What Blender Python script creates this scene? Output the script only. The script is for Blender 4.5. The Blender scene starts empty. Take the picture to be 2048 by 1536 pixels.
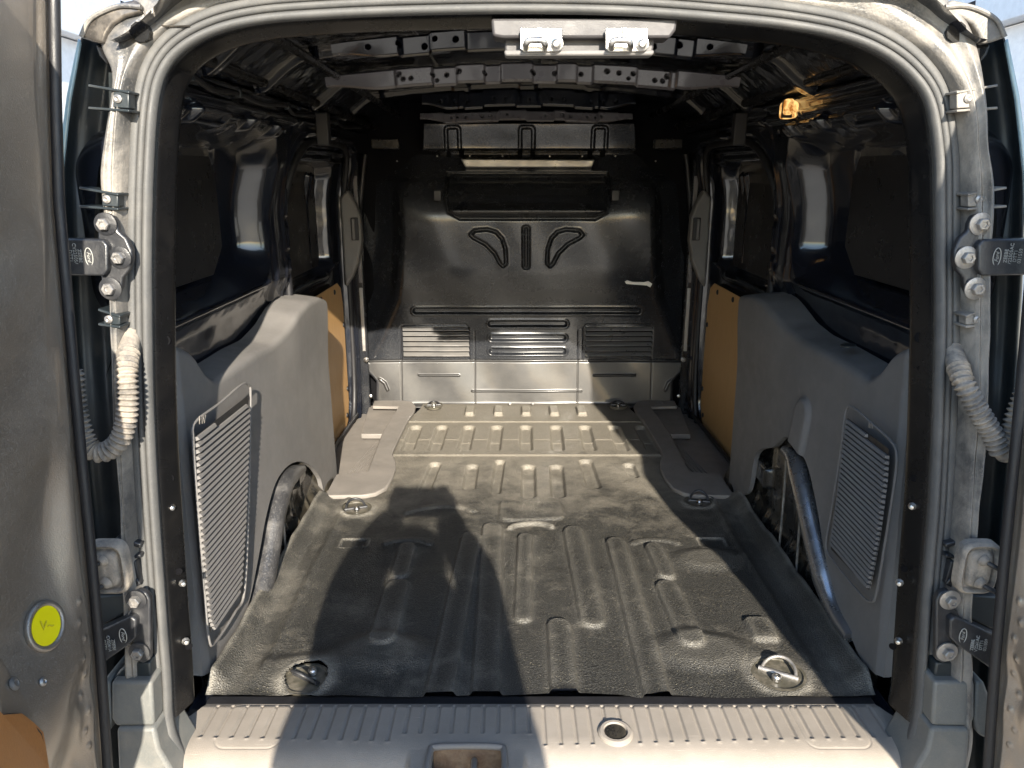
import bpy, bmesh, math, random
import numpy as np
from mathutils import Vector, Matrix
R = math.radians
random.seed(7); rng = np.random.default_rng(7)
sc = bpy.context.scene
# ------------------------------------------------------------------ camera
F = 1500.0; PITCH = R(15.7); CAM = (-0.052, -1.17, 0.93)
cs, sn = math.cos(PITCH), math.sin(PITCH)
cd = bpy.data.cameras.new('camera'); cam = bpy.data.objects.new('camera', cd)
sc.collection.objects.link(cam); sc.camera = cam
cam.location = CAM; cam.rotation_euler = (R(90) - PITCH, 0, 0)
cd.sensor_width = 36; cd.lens = F/2048*36; cd.clip_start = 0.02; cd.clip_end = 500
# ------------------------------------------------------------------ world, sun, exposure
SUN_EL, SUN_AZ = R(24.3), R(9.3)          # sun stands behind the photographer, a little to the right
w = bpy.data.worlds.new('World'); sc.world = w; w.use_nodes = True
nt = w.node_tree; bg = nt.nodes['Background']; sky = nt.nodes.new('ShaderNodeTexSky')
sky.sky_type = 'NISHITA'; sky.sun_disc = False; sky.sun_elevation = SUN_EL
sky.sun_rotation = math.pi - SUN_AZ
sky.air_density = 1.2; sky.dust_density = 0.6; sky.ozone_density = 2.5
nt.links.new(sky.outputs[0], bg.inputs[0]); bg.inputs[1].default_value = 0.15
sl = bpy.data.lights.new('sun', 'SUN'); so = bpy.data.objects.new('sun', sl); sc.collection.objects.link(so)
sl.energy = 4.8; sl.angle = R(0.5); sl.color = (1.0, 0.91, 0.77)
LD = Vector((-math.sin(SUN_AZ)*math.cos(SUN_EL), math.cos(SUN_AZ)*math.cos(SUN_EL), -math.sin(SUN_EL)))
so.rotation_euler = LD.to_track_quat('-Z', 'Y').to_euler(); so.location = (1, -4, 4)
sc.view_settings.view_transform = 'Standard'; sc.view_settings.look = 'None'
sc.view_settings.exposure = 1.68; sc.view_settings.gamma = 1

# ------------------------------------------------------------------ measuring helpers (a point of a known plane seen at a pixel of the 2048 px photo)
def ray(px, py):
    a = (px-1024)/F; b = (768-py)/F
    return a, cs + b*sn, -sn + b*cs
def atY(px, py, Y):
    a, f, u = ray(px, py); k = (Y-CAM[1])/f
    return (CAM[0]+a*k, Y, CAM[2]+u*k)
def atX(px, py, X):
    a, f, u = ray(px, py); k = (X-CAM[0])/a
    return (X, CAM[1]+f*k, CAM[2]+u*k)
def atZ(px, py, Z=0.0):
    a, f, u = ray(px, py); k = (Z-CAM[2])/u
    return (CAM[0]+a*k, CAM[1]+f*k, Z)
def atP(px, py, y0, k):            # leaning plane y = y0 + k z
    a, f, u = ray(px, py); t = (y0 + k*CAM[2] - CAM[1])/(f - k*u)
    return (CAM[0]+a*t, CAM[1]+f*t, CAM[2]+u*t)

# ------------------------------------------------------------------ materials
def principled(name):
    m = bpy.data.materials.new(name); m.use_nodes = True
    return m, m.node_tree, m.node_tree.nodes['Principled BSDF']
def N(nt, t, **kw):
    n = nt.nodes.new(t)
    for k, v in kw.items():
        if k in n.inputs: n.inputs[k].default_value = v
        else: setattr(n, k, v)
    return n
def coords(nt, scale=(1,1,1), rot=(0,0,0)):
    tc = nt.nodes.new('ShaderNodeTexCoord'); mp = nt.nodes.new('ShaderNodeMapping')
    mp.inputs['Scale'].default_value = scale; mp.inputs['Rotation'].default_value = rot
    nt.links.new(tc.outputs['Object'], mp.inputs[0]); return mp.outputs[0]
def noise(nt, co, scale, detail=4, rough=0.55, dist=0):
    n = N(nt, 'ShaderNodeTexNoise', Scale=scale, Detail=detail, Roughness=rough, Distortion=dist)
    nt.links.new(co, n.inputs['Vector']); return n.outputs['Fac']
def ramp(nt, src, stops):
    r = nt.nodes.new('ShaderNodeValToRGB'); e = r.color_ramp.elements
    while len(e) < len(stops): e.new(0.5)
    for i, (p, c) in enumerate(stops):
        e[i].position = p; e[i].color = (c, c, c, 1) if isinstance(c, (int, float)) else (*c, 1)
    nt.links.new(src, r.inputs[0]); return r.outputs[0]
def mixc(nt, fac, a, b):
    m = nt.nodes.new('ShaderNodeMix'); m.data_type = 'RGBA'
    if isinstance(fac, (int, float)): m.inputs[0].default_value = fac
    else: nt.links.new(fac, m.inputs[0])
    for i, v in ((6, a), (7, b)):
        if isinstance(v, tuple): m.inputs[i].default_value = (*v, 1)
        else: nt.links.new(v, m.inputs[i])
    return m.outputs[2]
def mth(nt, op, a, b):
    m = nt.nodes.new('ShaderNodeMath'); m.operation = op
    for i, v in ((0, a), (1, b)):
        if isinstance(v, (int, float)): m.inputs[i].default_value = v
        else: nt.links.new(v, m.inputs[i])
    return m.outputs[0]
def bump(nt, h, strength, dist, prev=None):
    b = N(nt, 'ShaderNodeBump', Strength=strength, Distance=dist); nt.links.new(h, b.inputs['Height'])
    if prev is not None: nt.links.new(prev, b.inputs['Normal'])
    return b.outputs[0]
def surface(name, base, rough=0.5, metal=0.0, coat=0.0, coat_rough=0.05, spec=0.5,
            dust=0.0, dust_col=(0.36,0.31,0.25), dust_scale=9, dust_lo=0.45, dust_hi=0.75, speck=0.0, speck_scale=260,
            fine=0.0, fine_scale=900, wave=0.0, wave_scale=5, scratch=0.0):
    m, t, p = principled(name); co = coords(t)
    p.inputs['Metallic'].default_value = metal
    p.inputs['Coat Weight'].default_value = coat; p.inputs['Coat Roughness'].default_value = coat_rough
    p.inputs['Specular IOR Level'].default_value = spec
    v = noise(t, co, 14, 5, 0.6)
    col = mixc(t, v, tuple(c*0.82 for c in base), tuple(min(1, c*1.18) for c in base))
    rr = ramp(t, noise(t, co, 22, 5, 0.65), [(0.3, max(0.02, rough*0.8)), (0.7, min(1, rough*1.25))])
    if scratch > 0:
        co2 = coords(t, (3, 60, 60), (0.3, 0.2, 0.4))
        s = ramp(t, noise(t, co2, 6, 3, 0.8), [(0.66, 0.0), (0.72, 1.0)])
        s = mth(t, 'MULTIPLY', s, scratch)
        col = mixc(t, s, col, tuple(min(1, c*2.2+0.03) for c in base))
    if dust > 0:
        d = ramp(t, noise(t, co, dust_scale, 8, 0.7, 0.4), [(dust_lo, 0.0), (dust_hi, 1.0)])
        d = mth(t, 'MULTIPLY', d, dust)
        if speck > 0:
            s2 = ramp(t, noise(t, co, speck_scale, 2, 0.5), [(0.58, 0.0), (0.66, 1.0)])
            d = mth(t, 'MAXIMUM', d, mth(t, 'MULTIPLY', s2, speck))
        col = mixc(t, d, col, dust_col)
        rr = mixc(t, d, rr, (0.85,0.85,0.85))
        if coat > 0:
            t.links.new(mth(t, 'MULTIPLY', mth(t, 'SUBTRACT', 1.0, d), coat), p.inputs['Coat Weight'])
        if metal > 0:
            t.links.new(mth(t, 'MULTIPLY', mth(t, 'SUBTRACT', 1.0, d), metal), p.inputs['Metallic'])
    t.links.new(col, p.inputs['Base Color']); t.links.new(rr, p.inputs['Roughness'])
    nb = None
    if wave > 0: nb = bump(t, noise(t, co, wave_scale, 2, 0.5), 1.0, wave)
    if fine > 0: nb = bump(t, noise(t, co, fine_scale, 2, 0.5), 1.0, fine, nb)
    if nb is not None:
        t.links.new(nb, p.inputs['Normal'])
        if coat > 0: t.links.new(nb, p.inputs['Coat Normal'])
    return m
M = {}
M['black_paint'] = surface('gloss_black_paint', (0.006,0.008,0.014), 0.20, coat=0.8, coat_rough=0.07, dust=0.03, dust_scale=6, wave=0.006, wave_scale=7, speck=0.02)
M['pillar_paint'] = surface('pillar_black_paint', (0.006,0.006,0.0065), 0.25, spec=0.35, coat=0.0, coat_rough=0.08, dust=0.02, dust_scale=9, wave=0.002, wave_scale=6, speck=0.0)
M['bulkhead'] = surface('bulkhead_paint', (0.013,0.0145,0.018), 0.23, coat=0.3, coat_rough=0.12, dust=0.09, dust_col=(0.26,0.245,0.22), dust_scale=4, dust_lo=0.5, dust_hi=0.85, speck=0.05, wave=0.003, wave_scale=3, scratch=0.6)
_t = M['bulkhead'].node_tree; _p = _t.nodes['Principled BSDF']; _a = N(_t, 'ShaderNodeAttribute', attribute_name='wear_glow'); _co = coords(_t)
_f = mth(_t, 'MULTIPLY', _a.outputs['Fac'], ramp(_t, noise(_t, _co, 6, 7, 0.7), [(0.3, 0.25), (0.7, 0.9)]))
_c = _p.inputs['Base Color'].links[0].from_socket; _r = _p.inputs['Roughness'].links[0].from_socket
_t.links.new(mixc(_t, _f, _c, (0.050,0.046,0.040)), _p.inputs['Base Color']); _t.links.new(mixc(_t, _f, _r, (0.55,0.55,0.55)), _p.inputs['Roughness'])
M['bow'] = surface('lit_bow_paint', (0.14,0.13,0.135), 0.28, coat=0.7, coat_rough=0.08, wave=0.002, wave_scale=9, dust=0.15, dust_col=(0.3,0.27,0.25))  # paler than the black roof: paints in the light on the lit bows
M['frame_dusty'] = surface('dusty_door_frame_paint', (0.085,0.085,0.085), 0.42, metal=0.35, coat=0.3, coat_rough=0.2, dust=0.8, dust_col=(0.32,0.29,0.25), dust_scale=11, dust_lo=0.36, dust_hi=0.64, speck=0.35, wave=0.006, wave_scale=12, fine=0.0006, fine_scale=350)
M['door_paint'] = surface('brown_grey_metallic_paint', (0.29,0.245,0.20), 0.34, metal=0.7, coat=0.9, coat_rough=0.05, dust=0.3, dust_col=(0.30,0.275,0.235), dust_scale=3, dust_lo=0.40, dust_hi=0.8, speck=0.75, speck_scale=620, fine=0.0003, fine_scale=500)  # fine specks also paint in the sparkle of the metal flake
M['door_edge'] = surface('door_edge_paint', (0.05,0.045,0.04), 0.3, metal=0.5, coat=0.8, coat_rough=0.05, dust=0.4, dust_scale=20, speck=0.15)
M['plastic'] = surface('grey_plastic', (0.155,0.148,0.143), 0.55, spec=0.35, dust=0.22, dust_col=(0.24,0.22,0.19), dust_scale=5, dust_lo=0.45, dust_hi=0.8, speck=0.06, fine=0.0006, fine_scale=900, scratch=0.3)
M['plastic_sill'] = surface('grey_sill_plastic', (0.25,0.222,0.19), 0.5, spec=0.4, dust=0.35, dust_col=(0.36,0.32,0.28), dust_scale=9, speck=0.12, fine=0.0006, fine_scale=700, scratch=0.35)
M['plastic_step'] = surface('pale_step_plastic', (0.18,0.165,0.15), 0.5, spec=0.4, dust=0.4, dust_col=(0.28,0.25,0.22), dust_scale=7, speck=0.08, fine=0.0003, fine_scale=900)
M['black_plastic'] = surface('black_satin_plastic', (0.016,0.022,0.026), 0.36, dust=0.18, dust_col=(0.16,0.15,0.13), dust_scale=7, speck=0.05, wave=0.004, wave_scale=9)
M['hinge'] = surface('hinge_black_paint', (0.016,0.017,0.020), 0.42, coat=0.2, coat_rough=0.2, dust=0.25, dust_col=(0.16,0.15,0.14), dust_scale=18, speck=0.06, fine=0.0003, fine_scale=300)
M['rubber'] = surface('grey_rubber_seal', (0.075,0.075,0.074), 0.6, spec=0.4, dust=0.25, dust_col=(0.24,0.225,0.20), dust_scale=12, speck=0.08, fine=0.0003, fine_scale=500)
M['black_rubber'] = surface('black_rubber', (0.012,0.012,0.014), 0.5, fine=0.0003, fine_scale=500)
M['dirty_rubber'] = surface('dusty_rubber_boot', (0.10,0.095,0.09), 0.75, dust=0.9, dust_col=(0.38,0.33,0.27), dust_scale=26, dust_lo=0.35, dust_hi=0.65, speck=0.2, fine=0.001, fine_scale=260)
M['steel'] = surface('zinc_plated_steel', (0.55,0.54,0.52), 0.28, metal=1.0, dust=0.3, dust_scale=30, fine=0.0004, fine_scale=300)
M['steel_dull'] = surface('dusty_steel_bolt', (0.32,0.31,0.30), 0.4, metal=0.8, dust=0.5, dust_scale=40, fine=0.0006, fine_scale=300)
M['arch'] = surface('wheel_arch_paint', (0.014,0.014,0.014), 0.2, coat=1.0, coat_rough=0.06, dust=0.5, dust_col=(0.17,0.145,0.10), dust_scale=10, dust_lo=0.45, dust_hi=0.7, speck=0.12, wave=0.004, wave_scale=10)
M['bumper'] = surface('bumper_grey_plastic', (0.125,0.128,0.122), 0.5, dust=0.35, dust_scale=12, speck=0.1, fine=0.0004, fine_scale=600)
M['edge_blue'] = surface('pale_blue_lamp_edge', (0.30,0.42,0.46), 0.2, coat=0.6)
M['text'] = surface('raised_grey_lettering', (0.30,0.30,0.28), 0.6)
M['bar'] = surface('lit_ledge_paint', (0.26,0.255,0.25), 0.3, metal=0.5, dust=0.2, wave=0.004, wave_scale=20)  # pale metallic base paints in light caught by the ledge and louvres
M['blank'] = surface('dark_window_blank', (0.022,0.020,0.020), 0.3, spec=0.5)
M['cup'] = surface('tie_down_cup_paint', (0.07,0.065,0.05), 0.35, coat=0.5, dust=0.4, dust_scale=40)
def glass_mat():
    m, t, p = principled('added_pane_glass'); tr_ = t.nodes.new('ShaderNodeBsdfTransparent'); gl = t.nodes.new('ShaderNodeBsdfGlossy'); gl.inputs['Roughness'].default_value = 0.02
    mx = t.nodes.new('ShaderNodeMixShader'); mx.inputs[0].default_value = 0.06; t.links.new(tr_.outputs[0], mx.inputs[1]); t.links.new(gl.outputs[0], mx.inputs[2])
    t.links.new(mx.outputs[0], t.nodes['Material Output'].inputs[0]); return m
M['glass'] = glass_mat()
M['lip'] = surface('sky_lit_arch_flange', (0.30,0.31,0.33), 0.25, metal=0.85, coat=0.6, coat_rough=0.1, dust=0.2, dust_scale=14, speck=0.04)  # pale metallic base paints the sky's reflection onto the black lip
M['cover'] = surface('latch_cover_plastic', (0.055,0.052,0.054), 0.5, fine=0.0003)
M['scuff'] = surface('pale_scuff', (0.34,0.32,0.29), 0.8)
M['hole'] = surface('dark_cavity', (0.004,0.004,0.005), 0.8, spec=0.1)
M['yellow'] = surface('yellow_sticker', (0.95,0.76,0.0), 0.45)
M['scribble'] = surface('dark_pen_mark', (0.60,0.50,0.02), 0.6)
M['paint_chip'] = surface('bare_white_scratch', (0.75,0.72,0.65), 0.6)
M['rust'] = surface('rusty_steel', (0.16,0.10,0.06), 0.7, dust=0.7, dust_col=(0.30,0.22,0.14), dust_scale=40, fine=0.002, fine_scale=120)
M['red'] = surface('red_lamp_plastic', (0.35,0.01,0.01), 0.3)
def wood(name, c1, c2, c3, fibre=(1,1,0.06)):
    m, t, p = principled(name); co = coords(t, fibre)
    a = noise(t, co, 190, 6, 0.75); b = noise(t, coords(t), 5, 4, 0.6)
    col = mixc(t, ramp(t, a, [(0.35, 0.0), (0.65, 1.0)]), c1, c2)
    col = mixc(t, ramp(t, b, [(0.4, 0.0), (0.7, 0.6)]), col, c3)
    t.links.new(col, p.inputs['Base Color']); p.inputs['Roughness'].default_value = 0.42
    col = mixc(t, ramp(t, noise(t, coords(t, (1, 14, 1.5)), 9, 5, 0.8), [(0.60, 0.0), (0.75, 0.5)]), col, tuple(c*0.6 for c in c1)); t.links.new(col, p.inputs['Base Color'])
    t.links.new(bump(t, a, 0.6, 0.0006), p.inputs['Normal']); return m
M['ply'] = wood('varnished_hardboard', (0.46,0.265,0.105), (0.56,0.34,0.145), (0.50,0.30,0.12))
M['ply_door'] = wood('orange_hardboard', (0.45,0.17,0.035), (0.55,0.22,0.05), (0.50,0.20,0.05), (1,1,1))
def lamp_mat():
    m, t, p = principled('amber_lamp_lens'); co = coords(t)
    v = noise(t, co, 60, 3, 0.6)
    col = mixc(t, ramp(t, v, [(0.4, 0.0), (0.62, 1.0)]), (0.35,0.12,0.02), (1.0,0.62,0.22))
    t.links.new(col, p.inputs['Base Color']); t.links.new(col, p.inputs['Emission Color'])
    p.inputs['Emission Strength'].default_value = 0.4; p.inputs['Roughness'].default_value = 0.2
    return m
M['lamp'] = lamp_mat()
def mat_mat():
    m, t, p = principled('worn_rubber_mat'); co = coords(t)
    big = noise(t, co, 3.2, 6, 0.65, 0.6); mid = noise(t, co, 15, 6, 0.7, 0.3); fin = noise(t, co, 420, 3, 0.7)
    vo = N(t, 'ShaderNodeTexVoronoi', Scale=330); t.links.new(co, vo.inputs['Vector'])
    base = mixc(t, ramp(t, fin, [(0.42, 0.0), (0.60, 1.0)]), (0.012,0.012,0.012), (0.058,0.056,0.050))
    vy = nt_sep = t.nodes.new('ShaderNodeSeparateXYZ'); t.links.new(co, vy.inputs[0])
    # dust lies thicker at the front of the load floor, by the bulkhead
    fr = N(t, 'ShaderNodeMapRange'); t.links.new(vy.outputs[1], fr.inputs[0])
    fr.inputs[1].default_value = 0.6; fr.inputs[2].default_value = 1.75; fr.inputs[3].default_value = 0.0; fr.inputs[4].default_value = 0.50
    d = mth(t, 'ADD', mth(t, 'ADD', mth(t, 'MULTIPLY', big, 0.5), mth(t, 'MULTIPLY', mid, 0.5)), fr.outputs[0])
    d = ramp(t, d, [(0.52, 0.0), (0.76, 1.0)])
    g = ramp(t, noise(t, co, 800, 2, 0.6), [(0.35, 0.25), (0.7, 1.0)])
    col = mixc(t, mth(t, 'MULTIPLY', d, mth(t, 'MULTIPLY', g, 0.85)), base, (0.31,0.28,0.23))
    s = ramp(t, noise(t, co, 560, 1, 0.5), [(0.70, 0.0), (0.74, 1.0)])
    col = mixc(t, mth(t, 'MULTIPLY', s, 0.7), col, (0.42,0.37,0.25))
    at = N(t, 'ShaderNodeAttribute', attribute_name='wear_glow')
    col = mixc(t, mth(t, 'MULTIPLY', at.outputs['Fac'], mth(t, 'MULTIPLY', g, mth(t, 'MULTIPLY', mid, 1.2))), col, (0.36,0.335,0.285))
    t.links.new(col, p.inputs['Base Color']); p.inputs['Roughness'].default_value = 0.5
    p.inputs['Specular IOR Level'].default_value = 0.45
    nb = bump(t, vo.outputs['Distance'], 1.0, 0.0016)
    nb = bump(t, mid, 0.6, 0.006, nb)
    t.links.new(nb, p.inputs['Normal']); return m
M['mat'] = mat_mat()
def ground_mat():
    m, t, p = principled('pale_concrete'); co = coords(t)
    a = noise(t, co, 0.8, 6, 0.6); b = noise(t, co, 60, 4, 0.6)
    col = mixc(t, a, (0.30,0.28,0.25), (0.42,0.39,0.35)); col = mixc(t, mth(t, 'MULTIPLY', b, 0.5), col, (0.22,0.21,0.19))
    t.links.new(col, p.inputs['Base Color']); p.inputs['Roughness'].default_value = 0.85
    t.links.new(bump(t, b, 0.5, 0.004), p.inputs['Normal']); return m
M['ground'] = ground_mat()
M['wall'] = surface('white_painted_wall', (0.80,0.80,0.80), 0.6, dust=0.1, dust_scale=2)
M['fascia'] = surface('pale_grey_cladding', (0.62,0.64,0.67), 0.5)
M['cloth'] = surface('navy_cloth', (0.05,0.06,0.09), 0.9, fine=0.001, fine_scale=500)
M['jeans'] = surface('blue_denim', (0.06,0.09,0.16), 0.9)
M['skin'] = surface('skin', (0.50,0.30,0.21), 0.5)
M['hair'] = surface('dark_hair', (0.03,0.02,0.015), 0.6)

# ------------------------------------------------------------------ object helpers
WL = {}          # world location of every parent
def link(o, parent=None, label=None, kind=None):
    sc.collection.objects.link(o)
    WL[o.name] = Vector(o.location)
    if parent is not None:
        o.parent = parent; o.matrix_parent_inverse = Matrix.Translation(-WL[parent.name])
    if label: o['label'] = label
    if kind: o['kind'] = kind
    return o
def thing(name, label, cat, loc=(0,0,0), group=None):
    o = bpy.data.objects.new(name, None); o.location = loc; o.empty_display_size = 0.1
    link(o); o['label'] = label; o['category'] = cat
    if group: o['group'] = group
    return o
def mesh_obj(name, verts, faces, mat, parent=None, smooth=True, bevel=0, label=None, kind=None, seg=2, shade_ang=40):
    me = bpy.data.meshes.new(name); me.from_pydata([tuple(v) for v in verts], [], faces)
    bm = bmesh.new(); bm.from_mesh(me); bmesh.ops.recalc_face_normals(bm, faces=bm.faces); bm.to_mesh(me); bm.free()
    me.materials.append(mat)
    o = bpy.data.objects.new(name, me); link(o, parent, label, kind)
    if smooth:
        me.polygons.foreach_set('use_smooth', [True]*len(me.polygons))
        try: me.set_sharp_from_angle(angle=R(shade_ang))
        except Exception: pass
    if bevel > 0:
        b = o.modifiers.new('bevel', 'BEVEL'); b.width = bevel; b.segments = seg; b.limit_method = 'ANGLE'; b.angle_limit = R(35)
        b.harden_normals = False
    return o
def grid(name, P, mat, parent=None, mask=None, wear_glow=None, label=None, flip=False, kind=None, thick=0):
    nu, nv = P.shape[:2]
    me = bpy.data.meshes.new(name)
    idx = np.arange(nu*nv).reshape(nu, nv)
    a, b, c, d = idx[:-1,:-1], idx[1:,:-1], idx[1:,1:], idx[:-1,1:]
    q = np.stack([a, b, c, d] if not flip else [d, c, b, a], -1).reshape(-1, 4)
    if mask is not None: q = q[mask[:-1,:-1].reshape(-1)]
    me.vertices.add(nu*nv); me.vertices.foreach_set('co', P.reshape(-1).astype(np.float32))
    me.loops.add(len(q)*4); me.loops.foreach_set('vertex_index', q.reshape(-1).astype(np.int32))
    me.polygons.add(len(q)); me.polygons.foreach_set('loop_start', (np.arange(len(q))*4).astype(np.int32))
    me.polygons.foreach_set('use_smooth', np.ones(len(q), bool))
    me.update(calc_edges=True); me.validate()
    if wear_glow is not None:
        at = me.attributes.new('wear_glow', 'FLOAT', 'POINT'); at.data.foreach_set('value', wear_glow.reshape(-1).astype(np.float32))
    me.materials.append(mat)
    o = bpy.data.objects.new(name, me); link(o, parent, label, kind)
    if thick:
        s = o.modifiers.new('thickness', 'SOLIDIFY'); s.thickness = thick; s.offset = -1
    return o
def prism(name, pts, ext, mat, parent=None, bevel=0.001, **kw):
    n = len(pts); e = Vector(ext)
    v = [Vector(p) for p in pts] + [Vector(p)+e for p in pts]
    f = [tuple(range(n)), tuple(range(2*n-1, n-1, -1))] + [(i, (i+1) % n, n+(i+1) % n, n+i) for i in range(n)]
    return mesh_obj(name, v, f, mat, parent, bevel=bevel, **kw)
def boxv(c, s, rot=None):
    c = Vector(c); out = []
    for x in (-1, 1):
        for y in (-1, 1):
            for z in (-1, 1):
                p = Vector((x*s[0]/2, y*s[1]/2, z*s[2]/2))
                if rot is not None: p = rot @ p
                out.append(c+p)
    return out
BF = [(0,1,3,2), (4,6,7,5), (0,4,5,1), (2,3,7,6), (0,2,6,4), (1,5,7,3)]
def box(name, c, s, mat, parent=None, bevel=0.002, rot=None, **kw):
    return mesh_obj(name, boxv(c, s, rot), BF, mat, parent, bevel=bevel, **kw)
def spline(pts, n, closed=False):
    P = np.array(pts, float); m = len(P)
    if closed: P = np.vstack([P[-1], P, P[0], P[1]])
    else: P = np.vstack([2*P[0]-P[1], P, 2*P[-1]-P[-2]])
    segs = m if closed else m-1
    L = [0.0]; out = []
    for i in range(segs):
        p0, p1, p2, p3 = P[i], P[i+1], P[i+2], P[i+3]
        for t in np.linspace(0, 1, 16, endpoint=False):
            out.append(0.5*((2*p1)+(-p0+p2)*t+(2*p0-5*p1+4*p2-p3)*t*t+(-p0+3*p1-3*p2+p3)*t**3))
    if not closed: out.append(P[-2])
    out = np.array(out)
    if closed: out = np.vstack([out, out[0]])
    d = np.r_[0, np.cumsum(np.linalg.norm(np.diff(out, axis=0), axis=1))]
    s = np.linspace(0, d[-1], n)
    return np.stack([np.interp(s, d, out[:, k]) for k in range(out.shape[1])], 1)
def resample(pts, n):
    P = np.array(pts, float); d = np.r_[0, np.cumsum(np.linalg.norm(np.diff(P, axis=0), axis=1))]
    s = np.linspace(0, d[-1], n); return np.stack([np.interp(s, d, P[:, k]) for k in range(P.shape[1])], 1)
def tube(name, pts, r, mat, parent=None, seg=12, closed=False, flat=None, **kw):
    P = np.array(pts, float); n = len(P)
    T = np.gradient(P, axis=0)
    if closed: T = np.roll(P, -1, 0)-np.roll(P, 1, 0)
    T /= np.linalg.norm(T, axis=1)[:, None]+1e-9
    up = np.array([0, 0, 1.0]) if abs(T[0][2]) < 0.9 else np.array([1.0, 0, 0])
    Nn = np.cross(T[0], up); Nn /= np.linalg.norm(Nn)
    rr = np.full(n, r) if np.isscalar(r) else np.array(r)
    V = []
    for i in range(n):
        Nn = Nn - T[i]*np.dot(Nn, T[i]); Nn /= np.linalg.norm(Nn)+1e-9
        B = np.cross(T[i], Nn)
        for k in range(seg):
            a = 2*math.pi*k/seg
            off = rr[i]*(Nn*math.cos(a)+B*math.sin(a))
            if flat is not None: off = off*np.array(flat)
            V.append(P[i]+off)
    Fc = []
    for i in range(n if closed else n-1):
        j = (i+1) % n
        for k in range(seg):
            Fc.append((i*seg+k, i*seg+(k+1) % seg, j*seg+(k+1) % seg, j*seg+k))
    if not closed:
        Fc.append(tuple(range(seg-1, -1, -1))); Fc.append(tuple((n-1)*seg+k for k in range(seg)))
    return mesh_obj(name, V, Fc, mat, parent, **kw)
def lathe(name, prof, loc, axis, mat, parent=None, seg=20, bevel=0, **kw):
    """prof = [(radius, height)] turned about `axis` standing at loc"""
    q = Vector(axis).normalized().to_track_quat('Z', 'Y'); V = []; Fc = []
    for (r, h) in prof:
        for k in range(seg):
            a = 2*math.pi*k/seg; V.append(Vector(loc) + q @ Vector((r*math.cos(a), r*math.sin(a), h)))
    m = len(prof)
    for i in range(m-1):
        for k in range(seg): Fc.append((i*seg+k, i*seg+(k+1) % seg, (i+1)*seg+(k+1) % seg, (i+1)*seg+k))
    Fc.append(tuple(range(seg-1, -1, -1))); Fc.append(tuple((m-1)*seg+k for k in range(seg)))
    return mesh_obj(name, V, Fc, mat, parent, bevel=bevel, shade_ang=30, **kw)
def bolt(loc, axis, r, mat, parent, name='bolt'):
    w = lathe(name, [(r*1.75, 0), (r*1.75, r*0.25), (r*1.5, r*0.42), (r*1.1, r*0.45)], loc, axis, mat, parent, seg=20)
    l2 = Vector(loc)+Vector(axis).normalized()*r*0.45
    lathe('hex_head', [(r, 0), (r, r*0.75), (r*0.85, r*0.95), (r*0.45, r*0.95), (r*0.4, r*0.8)], l2, axis, mat, w if parent.parent is None else parent, seg=6)
    return w
def text_mesh(body, size, M4, mat, parent, name='lettering', ext=0.0006, shear=0):
    c = bpy.data.curves.new('t', 'FONT'); c.body = body; c.size = size; c.extrude = ext; c.align_x = 'CENTER'; c.align_y = 'CENTER'; c.resolution_u = 2
    c.space_line = 0.95; c.shear = shear
    o = bpy.data.objects.new('t', c); sc.collection.objects.link(o)
    dg = bpy.context.evaluated_depsgraph_get(); me = bpy.data.meshes.new_from_object(o.evaluated_get(dg))
    bpy.data.objects.remove(o); me.name = name; me.transform(M4); me.materials.clear(); me.materials.append(mat)
    return link(bpy.data.objects.new(name, me), parent)
def frame(o, xa, ya):          # matrix with origin o and x, y axes
    x = Vector(xa).normalized(); y = Vector(ya); y = (y - x*y.dot(x)).normalized(); z = x.cross(y)
    m = Matrix((x, y, z)).transposed().to_4x4(); m.translation = Vector(o); return m

# signed distances
def S(a, b, x):
    t = np.clip((x-a)/(b-a), 0, 1); return t*t*(3-2*t)
def sbox(X, Y, cx, cy, hx, hy, r):
    qx = np.abs(X-cx)-hx+r; qy = np.abs(Y-cy)-hy+r
    return np.hypot(np.maximum(qx, 0), np.maximum(qy, 0)) + np.minimum(np.maximum(qx, qy), 0) - r
def sseg(X, Y, a, b):
    ax, ay = a; bx, by = b; dx, dy = bx-ax, by-ay
    t = np.clip(((X-ax)*dx+(Y-ay)*dy)/(dx*dx+dy*dy+1e-12), 0, 1)
    return np.hypot(X-ax-t*dx, Y-ay-t*dy)
def spoly(X, Y, pts):
    d = np.full(X.shape, 1e9); ins = np.zeros(X.shape, bool); n = len(pts)
    for i in range(n):
        a, b = pts[i], pts[(i+1) % n]
        d = np.minimum(d, sseg(X, Y, a, b))
        c = ((a[1] > Y) != (b[1] > Y)) & (X < (b[0]-a[0])*(Y-a[1])/(b[1]-a[1]+1e-12)+a[0])
        ins ^= c
    return np.where(ins, -d, d)
def up(d, w): return 1-S(0, w, d)           # plateau inside the shape, falling over w outside

# ------------------------------------------------------------------ ground and surroundings
def plane_obj(name, x0, x1, y0, y1, z, mat, kind):
    return mesh_obj(name, [(x0,y0,z),(x1,y0,z),(x1,y1,z),(x0,y1,z)], [(0,1,2,3)], mat, None, kind=kind, smooth=False)
plane_obj('ground', -200, 200, -200, 200, -0.62, M['ground'], 'structure')
for s in (-1, 1):
    side = 'left' if s < 0 else 'right'
    t = thing('building', 'long low white building with pale grey upper band on the %s of the van' % side, 'building', (s*4.5, 8, -0.62))
    box('wall', (s*4.5, 10, 0.76), (0.6, 24, 2.76), M['wall'], t, bevel=0.01)
    box('fascia', (s*4.5, 10, 3.35), (0.9, 24.4, 2.4), M['fascia'], t, bevel=0.01)
    for k in range(6):
        box('gutter_clip' if False else 'downpipe', (s*4.12, 0.5+k*4, 0.7), (0.08, 0.08, 2.6), M['fascia'], t, bevel=0.02)

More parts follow.
